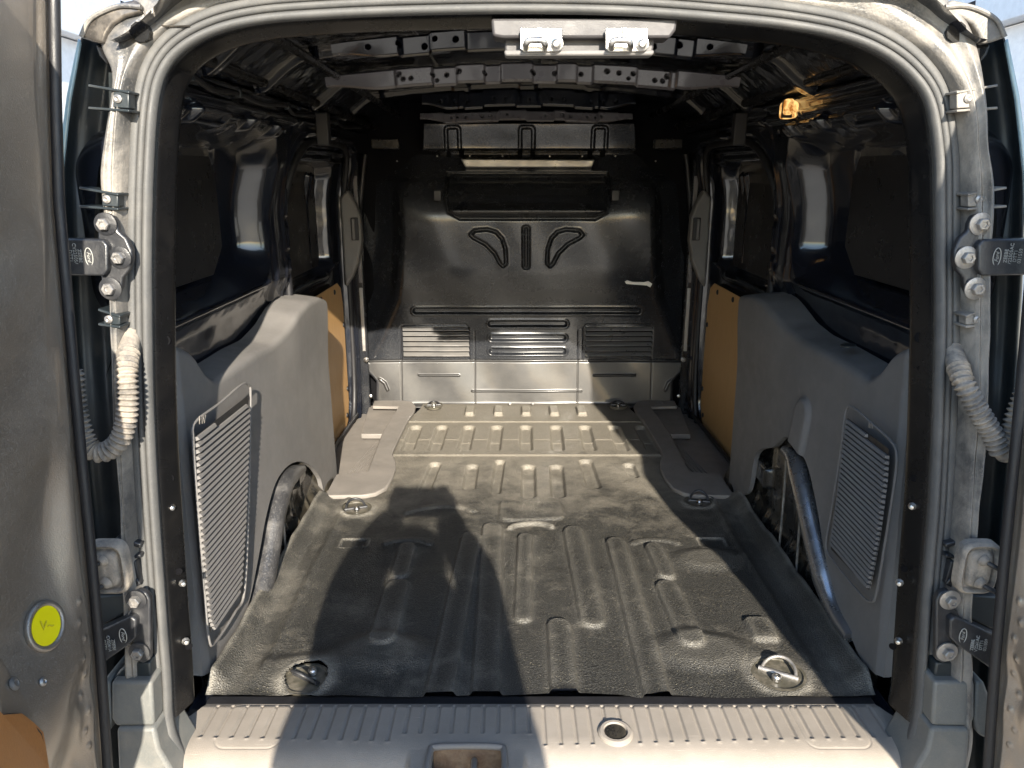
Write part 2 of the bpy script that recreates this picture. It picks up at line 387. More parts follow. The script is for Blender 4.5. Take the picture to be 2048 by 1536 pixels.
# ------------------------------------------------------------------ the van
van = thing('cargo_van', 'dark van seen from behind with its rear doors open and an empty cargo bay', 'van', (0, 0.9, -0.62))

# ---- floor pan
box('floor_pan', (0, 0.45, -0.036), (1.30, 0.98, 0.03), M['black_paint'], van, bevel=0.004)
box('floor_pan', (0, 1.42, -0.035), (0.90, 0.94, 0.03), M['black_paint'], van, bevel=0.004)
box('floor_lip', (0, -0.002, -0.008), (1.225, 0.03, 0.012), M['black_rubber'], van, bevel=0.004)

# ---- rubber mat (lies on the floor pan: a thing of its own)
nx, ny = 440, 640
gy = np.linspace(0.004, 1.852, ny); gx = np.linspace(-0.618, 0.618, nx)
X, Y = np.meshgrid(gx, gy, indexing='ij')
H = np.zeros_like(X); wear_glow = np.zeros_like(X)
def fz(px, py): p = atZ(px, py, 0.0); return (p[0], p[1])
def rib(x0, y0, x1, y1, halfw, h=0.009, soft=0.010, wr=0.25):
    global H, wear_glow
    a, b = fz(x0, y0), fz(x1, y1); d = sseg(X, Y, a, b)-halfw
    k = up(d, soft); H = H*(1-k) + h*k
    wear_glow += 0.6*wr*np.exp(-(d/0.012)**2)
def plate(px, py, hx, hy, h, r=0.02, soft=0.012, wr=0.2):
    global H, wear_glow
    c = fz(px, py); d = sbox(X, Y, c[0], c[1], hx, hy, r); H = H + h*up(d, soft); wear_glow += wr*np.exp(-(d/0.008)**2)
for x in (940, 997, 1052, 1108, 1163):               # short upright pads by the bulkhead
    c = fz(x, 826); d = sbox(X, Y, c[0], c[1], 0.015, 0.045, 0.006); H = np.maximum(H, 0.016*up(d, 0.006)); wear_glow += 0.8*up(d, 0.004)
for xt, xb in ((832,815), (884,870), (938,928), (994,988), (1052,1052), (1112,1116), (1170,1180), (1228,1246), (1281,1305)):
    rib(xt, 856, xb, 898, 0.015, -0.015, 0.012, 0.5)
for yv in (845, 912):
    yw = fz(1050, yv)[1]; H += 0.005*np.exp(-((Y-yw)/0.006)**2); wear_glow += 0.3*np.exp(-((Y-yw)/0.008)**2)
yw = fz(1050, 880)[1]; H += 0.003*np.exp(-((Y-yw)/0.005)**2)
for (a, b, c, d2, hw) in ((945,935,938,975,0.014), (1057,936,1057,990,0.016), (1113,936,1117,990,0.016), (1172,925,1188,972,0.016), (1258,932,1266,952,0.012),
                          (1000,925,990,985,0.010), (870,930,850,980,0.012)):
    rib(a, b, c, d2, hw, -0.014, 0.010, 0.4)
for (px, py) in ((1058,958), (1115,958), (1062, 940)):
    c = fz(px, py); wear_glow += 0.9*np.exp(-(((X-c[0])/0.014)**2+((Y-c[1])/0.02)**2))
c = fz(1258, 940); wear_glow += 0.7*np.exp(-(((X-c[0])/0.09)**2+((Y-c[1])/0.06)**2))
c = fz(905, 935); wear_glow += 0.35*np.exp(-(((X-c[0])/0.08)**2+((Y-c[1])/0.05)**2))
plate(1062, 1023, 0.085, 0.055, 0.008)
plate(1020, 1250, 0.36, 0.21, 0.003, 0.06, 0.04, 0.0)
def arc(px, py, rx, ry, h, hw=0.010, wr=0.5):
    global H, wear_glow
    c = fz(px, py); pts = [(c[0]+rx*math.cos(a), c[1]+ry*math.sin(a)) for a in np.linspace(0.35, math.pi-0.35, 9)]
    d = np.full(X.shape, 9.0)
    for i in range(8): d = np.minimum(d, sseg(X, Y, pts[i], pts[i+1]))
    H += h*up(d-hw*0.5, hw); wear_glow += wr*np.exp(-(d/0.010)**2)
arc(1062, 1062, 0.06, 0.04, 0.010, 0.008, 0.9); arc(878, 1030, 0.10, 0.05, 0.007, 0.012, 0.2); arc(1312, 1092, 0.06, 0.03, 0.005, 0.010, 0.2); arc(815, 1092, 0.06, 0.03, 0.005, 0.010, 0.2)
for q in ((1147,1070,1185,1245,0.024), (1232,1090,1312,1392,0.022), (1308,1100,1332,1150,0.019), (1335,1178,1382,1290,0.024), (1118,1258,1128,1392,0.022),
          (943,1080,880,1392,0.024), (985,1060,972,1392,0.024), (815,1100,800,1150,0.019), (795,1178,765,1285,0.026), (1050,1080,1046,1240,0.016)):
    rib(*q, 0.011, 0.007, 0.5)
for (px, py, rx, ry) in ((1402,1305,0.062,0.038), (765,1310,0.062,0.036), (1420,1120,0.05,0.03), (600,1345,0.05,0.03)):
    c = fz(px, py); d = (np.hypot((X-c[0])/rx, (Y-c[1])/ry)-1)*ry; H += 0.010*up(d, 0.04); wear_glow += 0.25*up(d, 0.03)
for px in (708, 1424):
    c = fz(px, 1087); d = sbox(X, Y, c[0], c[1], 0.035, 0.024, 0.004); H += 0.004*np.exp(-(d/0.004)**2); H -= 0.003*up(d, 0.002)
    wear_glow += 1.1*np.exp(-(d/0.0035)**2)*(0.5+0.5*(Y > c[1]))
c = fz(1522, 1262); d = sbox(X, Y, c[0], c[1], 0.022, 0.035, 0.008); H += 0.010*up(d, 0.012); wear_glow += 0.4*np.exp(-(d/0.01)**2)
# long ridge beside each wheel arch, edge curling up the arch
ed = 0.618-np.abs(X)
ridge = S(0.045, 0.0, ed)*S(0.0, 0.05, Y)*(1-S(0.86, 0.92, Y))
wob = 0.006*np.sin(Y*23+1.1)+0.004*np.sin(Y*57)
H += 0.030*ridge + ridge*wob*0.4
H += 0.006*np.exp(-((ed-0.085)/0.010)**2)*S(0.03,0.1,Y)*(1-S(0.86,0.92,Y)); wear_glow += 0.40*np.exp(-((ed-0.04)/0.030)**2)*(0.6+0.4*np.sin(Y*19))*(Y < 0.9)
wear_glow += 0.9*np.exp(-((ed-0.004)/0.005)**2)
H += 0.004*np.sin(X*17+2*np.sin(Y*5))*np.sin(Y*9+1)*S(0,0.2,Y)*(1-S(0.9,1.1,Y))
H += 0.003*(1-S(0.0, 0.02, Y))*(0.6+0.4*np.sin(X*14+0.6))
rings = [(612,1362,0.040), (1556,1352,0.046), (712,1020,0.040), (1398,1006,0.038), (868,819,0.034), (1236,819,0.036)]
ringc = [fz(a, b)+(r,) for a, b, r in rings]
mask = np.ones_like(X, bool)
for (cx, cy, r) in ringc[:4]:
    d = np.hypot(X-cx, (Y-cy)*1.0)-r; mask &= d > 0; wear_glow += 0.8*np.exp(-((d-0.01)/0.012)**2); H += 0.004*np.exp(-((d-0.006)/0.008)**2)
cutx = np.interp(Y, [0.915,0.93,1.0,1.12,1.25,1.33,1.6,1.75,1.87], [0.70,0.60,0.50,0.455,0.47,0.45,0.44,0.41,0.40])
mask &= np.abs(X) < cutx + 0.02
yfront = 0.000+0.004*np.sin(X*9+1)+0.0015*np.sin(X*31)+0.010*np.exp(-((X-0.19)/0.03)**2)*-1
Y2 = Y.copy(); near = Y < 0.05; Y2 = Y + np.where(near, (0.05-Y)/0.05*yfront, 0)
mat_o = grid('floor_mat', np.stack([X, Y2, H+0.002], -1), M['mat'], None, mask=mask, wear_glow=np.clip(wear_glow, 0, 1))
mat_o['label'] = 'worn dark rubber mat moulded over the ribs of the cargo floor'; mat_o['category'] = 'floor mat'

# ---- tie-down rings set in the floor
for i, (cx, cy, r) in enumerate(ringc):
    z0 = 0.004 if i < 4 else 0.018
    ax = (0, 0, 1)
    cup = lathe('tie_down_cup', [(r*1.08, z0), (r*1.12, z0+0.003), (r*1.0, z0+0.003), (r*0.92, z0-0.010), (r*0.55, z0-0.016), (0.001, z0-0.018)], (cx, cy, 0), ax, M['cup'], van, seg=32)
    ang = [2.6, -0.5, 0.35, -0.2, 0.1, -0.1][i]
    u = Vector((math.cos(ang), math.sin(ang), 0)); v = Vector((-math.sin(ang), math.cos(ang), 0))
    tilt = [0.9, 0.35, 0.5, 0.8, 0.2, 0.2][i]
    vv = v*math.cos(tilt)+Vector((0,0,1))*math.sin(tilt)
    o0 = Vector((cx, cy, z0+0.002))
    pts = [o0+u*(r*0.68*math.cos(a))+vv*(r*0.85*math.sin(a)) for a in np.linspace(0, math.pi, 18)]
    tube('ring', pts, 0.0034, M['steel_dull'] if i == 1 else M['hinge'], cup, seg=10)
    tube('ring_bar', [o0+u*(-r*0.8), o0+u*(r*0.8)], 0.0050, M['steel_dull'] if i == 1 else M['hinge'], cup, seg=10)
    l = o0 - v*r*0.45
    lathe('bolt', [(0.009, 0), (0.009, 0.007), (0.007, 0.010), (0.003, 0.010), (0.0025, 0.007)], l, ax, M['steel'], cup, seg=12)

# ---- load sill trim with grooves, bung and latch recess
nx, ny = 900, 150
u = np.linspace(-1, 1, nx); t = np.linspace(0, 1, ny)
U_, T_ = np.meshgrid(u, t, indexing='ij')
hw = 0.608 + 0.052*S(0.0, 0.55, T_)
Xs = U_*hw
sy = -0.012 - 0.20*T_
zprof = np.interp(T_, [0, 0.03, 0.5, 0.62, 0.72, 0.82, 0.92, 1.0], [-0.004, 0.004, 0.006, 0.002, -0.010, -0.032, -0.075, -0.13])
ker = np.array([1,2,3,2,1])/9.0
zprof = np.apply_along_axis(lambda a: np.convolve(np.pad(a, 8, 'edge'), np.ones(17)/17, 'valid'), 1, zprof)
sy = np.where(T_ > 0.72, sy + (T_-0.72)*0.10, sy)
Hs = np.zeros_like(Xs)
bx, by, _ = atZ(1231, 1466, 0.006)
lx0 = atZ(830, 1500, 0)[0]; lx1 = atZ(1052, 1500, 0)[0]; lcx = (lx0+lx1)/2-0.005; lhw = (lx1-lx0)/2
pitch = 0.0267
for k in range(-22, 23):
    gx0 = k*pitch+0.004
    ye = -0.118 + 0.012*abs(k)/22*1.5
    if abs(gx0-lcx) < lhw+0.02: ye = -0.092
    if abs(gx0-bx) < 0.026: ye = by+0.035
    d = sseg(Xs, sy, (gx0, -0.022), (gx0, ye))
    Hs -= 0.0032*up(d-0.0016, 0.0022)
    Hs += 0.0012*np.exp(-(np.hypot(Xs-gx0, sy-ye+0.004)/0.0035)**2)
for s in (-1, 1):         # faint oval outlines near both ends
    d = sbox(Xs, sy, s*0.50, -0.072, 0.055, 0.055, 0.02); Hs -= 0.0012*np.exp(-(d/0.0012)**2)
d = sbox(Xs, sy, lcx, -0.165, lhw*0.98, 0.062, 0.008); raise_ = up(d, 0.012)
Hs += 0.0*raise_
zz = zprof + Hs
top = 0.004
zz = zz*(1-raise_) + (np.maximum(zprof, top-0.10*np.clip(-sy-0.12, 0, 1)))*raise_
dh = sbox(Xs, sy, lcx, -0.175, lhw*0.62, 0.048, 0.012)
msk = (dh > 0) & (np.hypot(Xs-bx, sy-by) > 0.018)
sill = grid('sill_trim', np.stack([Xs, sy, zz], -1), M['plastic_sill'], van, mask=msk, flip=True)
lathe('bung', [(0.031, -0.004), (0.030, 0.004), (0.026, 0.007), (0.021, 0.007), (0.019, 0.001), (0.018, -0.001), (0.001, -0.001)], (bx, by, 0.004), (0, 0, 1), M['plastic_sill'], sill, seg=36)
lathe('bung_cap', [(0.0182, 0), (0.0182, 0.0012), (0.001, 0.0012)], (bx, by, 0.0075), (0, 0, 1), M['arch'], sill, seg=36)
# latch frame and the rusty catch in it
fr = [(lcx+x, -0.175+y, 0.005) for x, y in ((-lhw*0.62-0.004,-0.05),(-lhw*0.62-0.004,0.035),(-lhw*0.62+0.010,0.050),(lhw*0.62-0.010,0.050),(lhw*0.62+0.004,0.035),(lhw*0.62+0.004,-0.05))]
tube('latch_frame', spline(fr, 50), 0.0055, M['plastic_step'], sill, seg=10)
box('latch_tray', (lcx, -0.175, -0.045), (lhw*1.3, 0.11, 0.01), M['rust'], sill)
for s in (-1, 1): box('latch_wall', (lcx+s*lhw*0.64, -0.175, -0.022), (0.004, 0.11, 0.05), M['black_plastic'], sill, bevel=0)
box('latch_wall', (lcx, -0.124, -0.022), (lhw*1.28, 0.004, 0.05), M['rust'], sill, bevel=0)
tube('striker', spline([(lcx+0.01, -0.13, -0.035), (lcx+0.012, -0.14, -0.010), (lcx+0.012, -0.19, -0.008), (lcx+0.01, -0.2, -0.035)], 20), 0.005, M['steel_dull'], sill)
lathe('latch_bolt', [(0.013, 0), (0.013, 0.006), (0.008, 0.008), (0.007, 0.014), (0.002, 0.014)], (lcx-0.042, -0.165, -0.036), (0,0,1), M['steel'], sill, seg=6)

# ------------------------------------------------------------------ bulkhead
BY = 1.87
def bz(px, py): p = atY(px, py, BY-0.03); return (p[0], p[2])
bcx = 0.0
zk = bz(1053, 722)[1]; ztop = bz(1053, 243)[1]
hpts = [(800, 762, 1343), (760, 762, 1343), (742, 745, 1362), (725, 738, 1369), (640, 733, 1374), (450, 722, 1385), (330, 732, 1375), (243, 745, 1362)]
hz = [bz(1053, a)[1] for a, _, _ in hpts]; hh = [(bz(c, a)[0]-bz(b, a)[0])/2 for a, b, c in hpts]
nx, ny = 560, 470
u = np.linspace(-1, 1, nx); zv = np.linspace(-0.01, ztop, ny)
U_, Z = np.meshgrid(u, zv, indexing='ij'); HW = np.interp(Z, hz, hh); X = U_*HW
bxc = bz(1053, 600)[0]; Xc = X  # panel is centred on the van
h = np.zeros_like(X)
def bp(px, py): p = bz(px, py); return (p[0], p[1])
zz_ = lambda py: bz(1053, py)[1]
# lower kick panel leaning back, seam, main panel
_zf = np.linspace(-0.05, ztop+0.05, 900); _hf = np.interp(_zf, [-0.01, zk-0.008, zk, zk+0.006, zz_(640), zz_(612), zz_(575), zz_(540), zz_(430), zz_(400), zz_(350), ztop],
               [0.046, 0.020, 0.010, 0.028, 0.026, 0.032, 0.048, 0.062, 0.072, 0.060, 0.012, 0.000])
_sm = np.convolve(np.pad(_hf, 35, 'edge'), np.hanning(71)/np.hanning(71).sum(), 'valid'); _wt = S(zk+0.008, zk+0.07, _zf)
h += np.interp(Z, _zf, _hf*(1-_wt)+_sm*_wt)
side = spoly(X, Z, [bp(802,380), bp(806,470), bp(800,560), bp(796,600), bp(760,690), bp(738,722), bp(600,722), bp(600,200), bp(830,200), bp(830,340)])
side2 = spoly(X, Z, [bp(1304,380), bp(1306,470), bp(1308,560), bp(1312,600), bp(1346,690), bp(1368,722), bp(1500,722), bp(1500,200), bp(1276,200), bp(1276,340)])
k1 = S(0.018, -0.05, side); k2 = S(0.018, -0.05, side2)
h = h*(1-0.9*np.maximum(k1, k2)) - 0.05*np.maximum(S(0.0, -0.13, side), S(0.0, -0.13, side2))
# upper part recedes above the shelf
h -= 0.012*S(zz_(368), zz_(352), Z)
# shelf pocket with rolled lower edge
pk = spoly(X, Z, [bp(892,345), bp(892,395), bp(900,422), bp(922,435), bp(1188,435), bp(1210,422), bp(1218,395), bp(1218,345)])
h += up(pk, 0.003)*(0.036*np.exp(-((Z-zz_(420))/0.020)**2) - 0.035*S(zz_(405), zz_(350), Z)) - 0.012*np.exp(-(pk/0.006)**2)*(Z < zz_(350))
# ledge bar and header with three slots
lb = spoly(X, Z, [bp(920,316), bp(1190,318), bp(1184,337), bp(930,337)]); h += 0.040*up(lb+0.004, 0.010)
h -= 0.020*np.exp(-(np.hypot((X-bp(1053,0)[0])/0.03, (Z-zz_(330))/0.02))**2)
hd = spoly(X, Z, [bp(848,246), bp(1268,246), bp(1272,300), bp(845,300)]); h -= 0.45*np.clip(Z-zz_(352), 0, 1)*S(0.0, 0.012, hd)
h += (0.065+0.02*S(zz_(300), zz_(246), Z))*up(hd+0.004, 0.012)
for px in (907, 1053, 1197):
    c = bp(px, 300); d = np.abs(sbox(X, Z, c[0], zz_(286), 0.025, 0.056, 0.012)); d = np.where(Z < zz_(312), 1, d)
    h -= 0.016*up(d-0.004, 0.004)
# tusk shapes and upright bar
def tusk(s):
    c0 = 1053
    P = [(942,468),(950,460),(975,458),(992,463),(1004,476),(1011,497),(1012,525),(1006,531),(1000,525),(990,505),(972,487),(948,474)]
    return [bp(px if s < 0 else 2*c0-px, py) for px, py in P]
for s in (-1, 1):
    d = spoly(X, Z, tusk(s)); h -= 0.014*np.exp(-((d-0.001)/0.0052)**2); h += 0.0015*np.exp(-((d-0.009)/0.004)**2)
d = np.abs(sseg(X, Z, bp(1052, 457), bp(1052, 530))-0.010); h -= 0.013*np.exp(-(d/0.0044)**2)
def brib(x0, x1, y, hw_, amp):
    global h
    d = sseg(X, Z, bp(x0, y), bp(x1, y))-hw_; h = h - amp*1.3*up(d, 0.007) + 0.002*np.exp(-((d-0.010)/0.004)**2)
brib(832, 1276, 622, 0.007, 0.012)
for y, (a, b) in ((648,(982,1128)), (676,(984,1126)), (703,(984,1126))): brib(a, b, y, 0.007, 0.012)
for a, b, y in ((838,918,751), (1188,1270,751), (945,1162,781)):
    d = sseg(X, Z, bp(a, y), bp(b, y))-0.0012; h += 0.005*up(d, 0.004)
for px in (803, 950, 1155, 1303):
    xv = bp(px, 760)[0]; h -= 0.002*np.exp(-((X-xv)/0.0022)**2)*(Z < (zk if px in (803, 1303) else zz_(660)))
for (a, b) in ((793, 947), (1158, 1312)):
    c = bp((a+b)/2, 700); d = np.abs(sbox(X, Z, c[0], zz_(705), (bp(b,0)[0]-bp(a,0)[0])/2, zz_(650)-zz_(705), 0.02)); h -= 0.0035*np.exp(-(d/0.0022)**2)*(Z > zk)
for s in (-1, 1):
    q = [(760,758),(770,765),(776,778)] ; q = [bp(x if s < 0 else 2106-x, y) for x, y in q]
    d = np.minimum(sseg(X, Z, q[0], q[1]), sseg(X, Z, q[1], q[2])); h += 0.008*up(d-0.003, 0.005)
h += 0.0035*np.sin(X*9+1.3)*np.sin(Z*7)+0.002*np.sin(X*21+Z*13)
h += 0.012*np.exp(-((Z+0.01)/0.010)**2)
vent = []
for a, b in ((805, 937), (1170, 1303)):
    x0 = bp(a, 685)[0]; x1 = bp(b, 685)[0]; vent.append((x0, x1))
zt, zb = zz_(655), zz_(716)
mask = np.ones_like(X, bool)
for x0, x1 in vent: mask &= ~((X > x0) & (X < x1) & (Z > zb) & (Z < zt))
kick = np.clip(S(zk+0.004, zk-0.004, Z)*0.75, 0, 1)+0.5*np.exp(-((Z-zz_(590))/0.03)**2)*(np.abs(X) < 0.5)*(0.5+0.5*np.sin(X*9))  # kick dust, plus a painted glow band for light reflected off the floor
bulk = grid('bulkhead', np.stack([X, BY-h, Z], -1), M['bulkhead'], van, mask=mask, flip=True, wear_glow=kick)
box('bulkhead_back', (0, BY+0.05, 0.5), (1.40, 0.01, 1.4), M['hole'], van, bevel=0)
for x0, x1 in vent:
    n = 6; dz = (zt-zb)/n
    for k in range(n):
        z1 = zt-k*dz; yb = BY-0.026
        prism('louvre', [(x0, yb+0.010, z1), (x0+0.004, yb-0.012, z1-dz*0.52), (x0+0.004, yb-0.010, z1-dz*0.62), (x0, yb+0.008, z1-0.003)], (x1-x0, 0, 0), M['bar'], bulk, bevel=0.0008)
for x, z in ((bp(1020,803)[0], 0.012), (bp(1065,803)[0], 0.012), (bp(870,803)[0], 0.012), (bp(1238,803)[0], 0.012), (bp(1320,803)[0], 0.012)):
    lathe('rivet', [(0.006, 0), (0.006, 0.003), (0.003, 0.005), (0.001, 0.005)], (x, BY-0.078, z), (0, -1, 0), M['steel_dull'], bulk, seg=10)
for px in (873, 939, 1005, 1100, 1166, 1233, 792, 1314):
    p = bp(px, 312 if 850 < px < 1260 else 322); lathe('rivet', [(0.0035, 0), (0.003, 0.002), (0.001, 0.002)], (p[0], BY-0.002-0.0, p[1]), (0, -1, 0), M['steel_dull'], bulk, seg=8)
for px in (878, 1227):
    p = bp(px, 390); box('clip', (p[0], BY-0.085, p[1]), (0.032, 0.02, 0.042), M['black_rubber'], bulk, bevel=0.004)
# bare scratch on the right of the bulkhead
sp = [(1247,561),(1252,558),(1262,561),(1285,562),(1294,560),(1301,565),(1297,572),(1290,568),(1262,566),(1250,565)]
prism('scratch_mark', [(bp(a, b)[0], BY-0.0700, bp(a, b)[1]) for a, b in sp], (0, 0.012, 0), M['paint_chip'], bulk, bevel=0)
_zl = ztop
prism('ledge_bar', [(bp(a, b)[0], BY-0.062, bp(a, b)[1]) for a, b in ((922,318),(1188,320),(1182,335),(932,335))], (0, 0.07, 0.0), M['bar'], bulk, bevel=0.004, seg=3)
tube('bulkhead_seal', [(s*(np.interp(z, hz, hh)+0.006), BY-0.02, z) for s in (-1,) for z in np.linspace(-0.005, 1.0, 50)], 0.010, M['black_rubber'], bulk)
tube('bulkhead_seal', [(s*(np.interp(z, hz, hh)+0.006), BY-0.02, z) for s in (1,) for z in np.linspace(-0.005, 1.0, 50)], 0.010, M['black_rubber'], bulk)

# ------------------------------------------------------------------ side walls
def side_wall(s):
    y = np.linspace(0.02, 1.90, 460); z = np.linspace(-0.12, 1.17, 330)
    Yg, Zg = np.meshgrid(y, z, indexing='ij')
    W = 0.700 - 0.085*S(0.80, 1.20, Zg) - 0.02*S(1.2, 1.9, Yg)
    nar = 1-0.0*Yg
    # quarter window opening and blank panel in it
    d = sbox(Yg, Zg, 0.43, 0.845, 0.415, 0.185, 0.10)
    W += 0.075*S(0.004, -0.050, d)
    d2 = sbox(Yg, Zg, 0.36, 0.85, 0.30, 0.145, 0.06); W += 0.012*S(0.0, -0.008, d2)
    W -= 0.008*np.exp(-((d-0.012)/0.008)**2)
    # lower sill of the window, drops behind the trim
    W += 0.020*S(0.66, 0.60, Zg)*(Yg < 0.98)
    W -= 0.012*np.exp(-((Zg-0.655)/0.010)**2)*(Yg < 0.80)
    # sliding door opening with its rebate
    d = sbox(Yg, Zg, 1.385, 0.47, 0.395, 0.55, 0.13)
    W += 0.045*S(0.004, -0.014, d); W -= 0.010*np.exp(-((d-0.020)/0.007)**2)
    d2 = sbox(Yg, Zg, 1.39, 0.77, 0.26, 0.20, 0.07); W += 0.055*S(0.004, -0.014, d2); W -= 0.006*np.exp(-((d2-0.01)/0.008)**2)
    for yy, a in ((1.27, 0.020), (1.30, 0.012), (1.52, 0.028), (1.58, 0.020)):
        W -= a*np.exp(-((Yg-yy)/0.010)**2)*S(0.60, 0.63, Zg)*S(0.94, 0.92, Zg)
    W -= 0.015*(np.exp(-((Zg-0.60)/0.012)**2)+np.exp(-((Zg-1.0)/0.010)**2)+np.exp(-((Zg-0.965)/0.006)**2))*S(1.03, 1.06, Yg)*S(1.74, 1.72, Yg)
    # C pillar channel
    cy = 0.93-0.02*S(0.7, 1.0, Zg)
    W -= 0.012*S(0.070, 0.045, np.abs(Yg-cy))*S(0.55, 0.60, Zg)*S(1.02, 0.94, Zg)
    W += 0.004*S(0.030, 0.020, np.abs(Yg-cy))*S(0.66, 0.69, Zg)*S(0.97, 0.93, Zg)
    W -= 0.006*np.exp(-((Yg-0.955)/0.008)**2)*S(0.5, 0.55, Zg)
    for zz in (0.60, 0.65, 0.71, 0.80, 0.90): W += 0.02*S(0.010, 0.006, np.hypot(Yg-0.965, (Zg-zz)*0.6))
    # upper rail
    W -= 0.014*S(0.012, 0.004, np.abs(Zg-1.065-0.0*Yg)) + 0.010*S(0.009, 0.003, np.abs(Zg-1.098))
    for yy, zz, a, b in ((0.36, 0.985+0.05, 0.075, 0.020), (0.60, 1.035, 0.020, 0.018), (0.78, 1.03, 0.015, 0.02), (1.15, 1.04, 0.05, 0.01), (1.4, 1.04, 0.05, 0.01)):
        d = sbox(Yg, Zg, yy, zz, a, b, 0.008); W += -0.022*S(0.006, -0.006, d)+0.012*S(-0.010, -0.014, d)
    for yy, zz in ((0.47, 1.03), (0.52, 1.02), (0.68, 1.0), (0.70, 1.06), (0.90, 1.03), (1.0, 1.06), (0.25, 1.08)):
        W += 0.02*S(0.008, 0.005, np.hypot(Yg-yy, Zg-zz))
    W += 0.0012*np.sin(Yg*17+3)*np.sin(Zg*13+1)+0.0005*np.sin(Yg*37)*np.cos(Zg*29+2)
    o = grid('side_panel', np.stack([s*W, Yg, Zg], -1), M['black_paint'], van, flip=(s < 0))
    prism('window_blank', [(s*0.757, a, b) for a, b in ((0.06,0.72),(0.10,0.70),(0.60,0.70),(0.67,0.76),(0.67,0.95),(0.62,0.99),(0.06,0.99))], (s*-0.003, 0, 0), M['blank'], o, bevel=0.001)
    prism('window_blank', [(s*0.772, a, b) for a, b in ((1.14,0.60),(1.64,0.60),(1.64,0.93),(1.14,0.93))], (s*-0.003, 0, 0), M['blank'], o, bevel=0.001)
    # sliding door seal
    pts = []
    for a in np.linspace(0, 2*math.pi, 120, endpoint=False):
        c, q = math.cos(a), math.sin(a); e = 5.0; rr = (abs(c)**e+abs(q)**e)**(-1/e)
        pts.append((s*0.695 if q*rr*0.55+0.47 < 0.85 else s*(0.695-0.085*float(S(0.80, 1.20, np.array(0.47+q*rr*0.55)))), 1.385+c*rr*0.40, 0.47+q*rr*0.555))
    tube('door_opening_seal', pts, 0.011, M['black_rubber'], van, seg=10, closed=True)
    # hardboard lining with black clips
    P = [(1.00,-0.06),(1.62,-0.06),(1.70,-0.03),(1.735,0.04),(1.735,0.44),(1.71,0.505),(1.66,0.53),(1.00,0.53)]
    ply = prism('hardboard_lining', [(s*0.712, a, b) for a, b in P], (s*0.004, 0, 0), M['ply'], van, bevel=0.001)
    for a, b in ((1.60, 0.505), (1.715, 0.36), (1.715, 0.10), (1.68, 0.0), (1.40, 0.51), (1.2, 0.51), (1.5,-0.04)):
        lathe('clip', [(0.010, 0), (0.009, 0.003), (0.004, 0.005), (0.001, 0.005)], (s*0.711, a, b), (-s, 0, 0), M['black_rubber'], ply, seg=12)
    # front door post with bright edge and grey cover with pull
    box('door_post', (s*0.668, 1.835, 0.45), (0.05, 0.03, 1.06), M['bulkhead'], van, bevel=0.006)
    for zc, hz_, wz in ((0.82, 0.20, 0.016), (0.36, 0.26, 0.014), (0.56, 0.1, 0.012)):
        box('post_plate', (s*(0.655), 1.815, zc), (wz, 0.006, hz_), M['steel_dull'] if zc < 0.5 else M['bow'], van, bevel=0.002)
    pl = [(0.60,0.62),(0.69,0.52),(0.71,0.50),(0.71,0.86),(0.67,0.93),(0.645,0.88),(0.632,0.80),(0.63,0.70)]
    pl = [(max(x, 0.628), z) for x, z in [(0.645,0.60),(0.672,0.54),(0.70,0.50),(0.70,0.84),(0.672,0.87),(0.645,0.82),(0.630,0.77),(0.628,0.68)]]
    cov = prism('post_cover', [(s*x, 1.74, z) for x, z in pl], (0, 0.05, 0), M['plastic'], van, bevel=0.008)
    box('pull_recess', (s*0.650, 1.738, 0.725), (0.028, 0.012, 0.085), M['black_rubber'], cov, bevel=0.003)
    box('pull_bar', (s*0.654, 1.73, 0.725), (0.010, 0.012, 0.078), M['plastic'], cov, bevel=0.003)
    lathe('door_catch', [(0.010, 0), (0.010, 0.01), (0.004, 0.014)], (s*0.645, 1.80, 0.20), (0, -1, 0), M['steel'], van, seg=12)
    lathe('door_catch', [(0.007, 0), (0.007, 0.01), (0.003, 0.012)], (s*0.635, 1.80, 0.045), (0, -1, 0), M['steel'], van, seg=12)
    # hanging strap bracket under the roof rail
    box('strap_bracket', (s*0.565, 0.98, 1.045), (0.035, 0.03, 0.085), M['black_rubber'], van, bevel=0.004)
    box('roof_bracket', (s*0.50, 1.62, 1.03), (0.10, 0.03, 0.035), M['pillar_paint'], van, bevel=0.004)
    return o
side_wall(-1); side_wall(1)
# loom clipped along the left roof rail
for s in (-1,):
    pts = [(s*(0.612-0.012*math.sin(k*1.3)), 0.10+k*0.10, 1.085+0.006*math.sin(k*2.1)) for k in range(17)]
    lm = tube('wiring_loom', spline(pts, 120), 0.0055, M['black_rubber'], van, seg=8)
    for k in range(1, 16, 3): box('loom_clip', (pts[k][0], pts[k][1], pts[k][2]), (0.014, 0.012, 0.018), M['black_plastic'], lm, bevel=0.002)
# amber courtesy lamp on the right upper rail
p = atX(1565, 220, 0.60)
lamp = box('courtesy_lamp', (0.615, p[1], p[2]), (0.03, 0.06, 0.040), M['lamp'], van, bevel=0.009, seg=3)
box('lamp_switch', (0.60, p[1]-0.040, p[2]+0.004), (0.022, 0.020, 0.036), M['lamp'], lamp, bevel=0.006)
box('lamp_divider', (0.601, p[1]-0.029, p[2]), (0.025, 0.003, 0.040), M['black_rubber'], lamp, bevel=0)

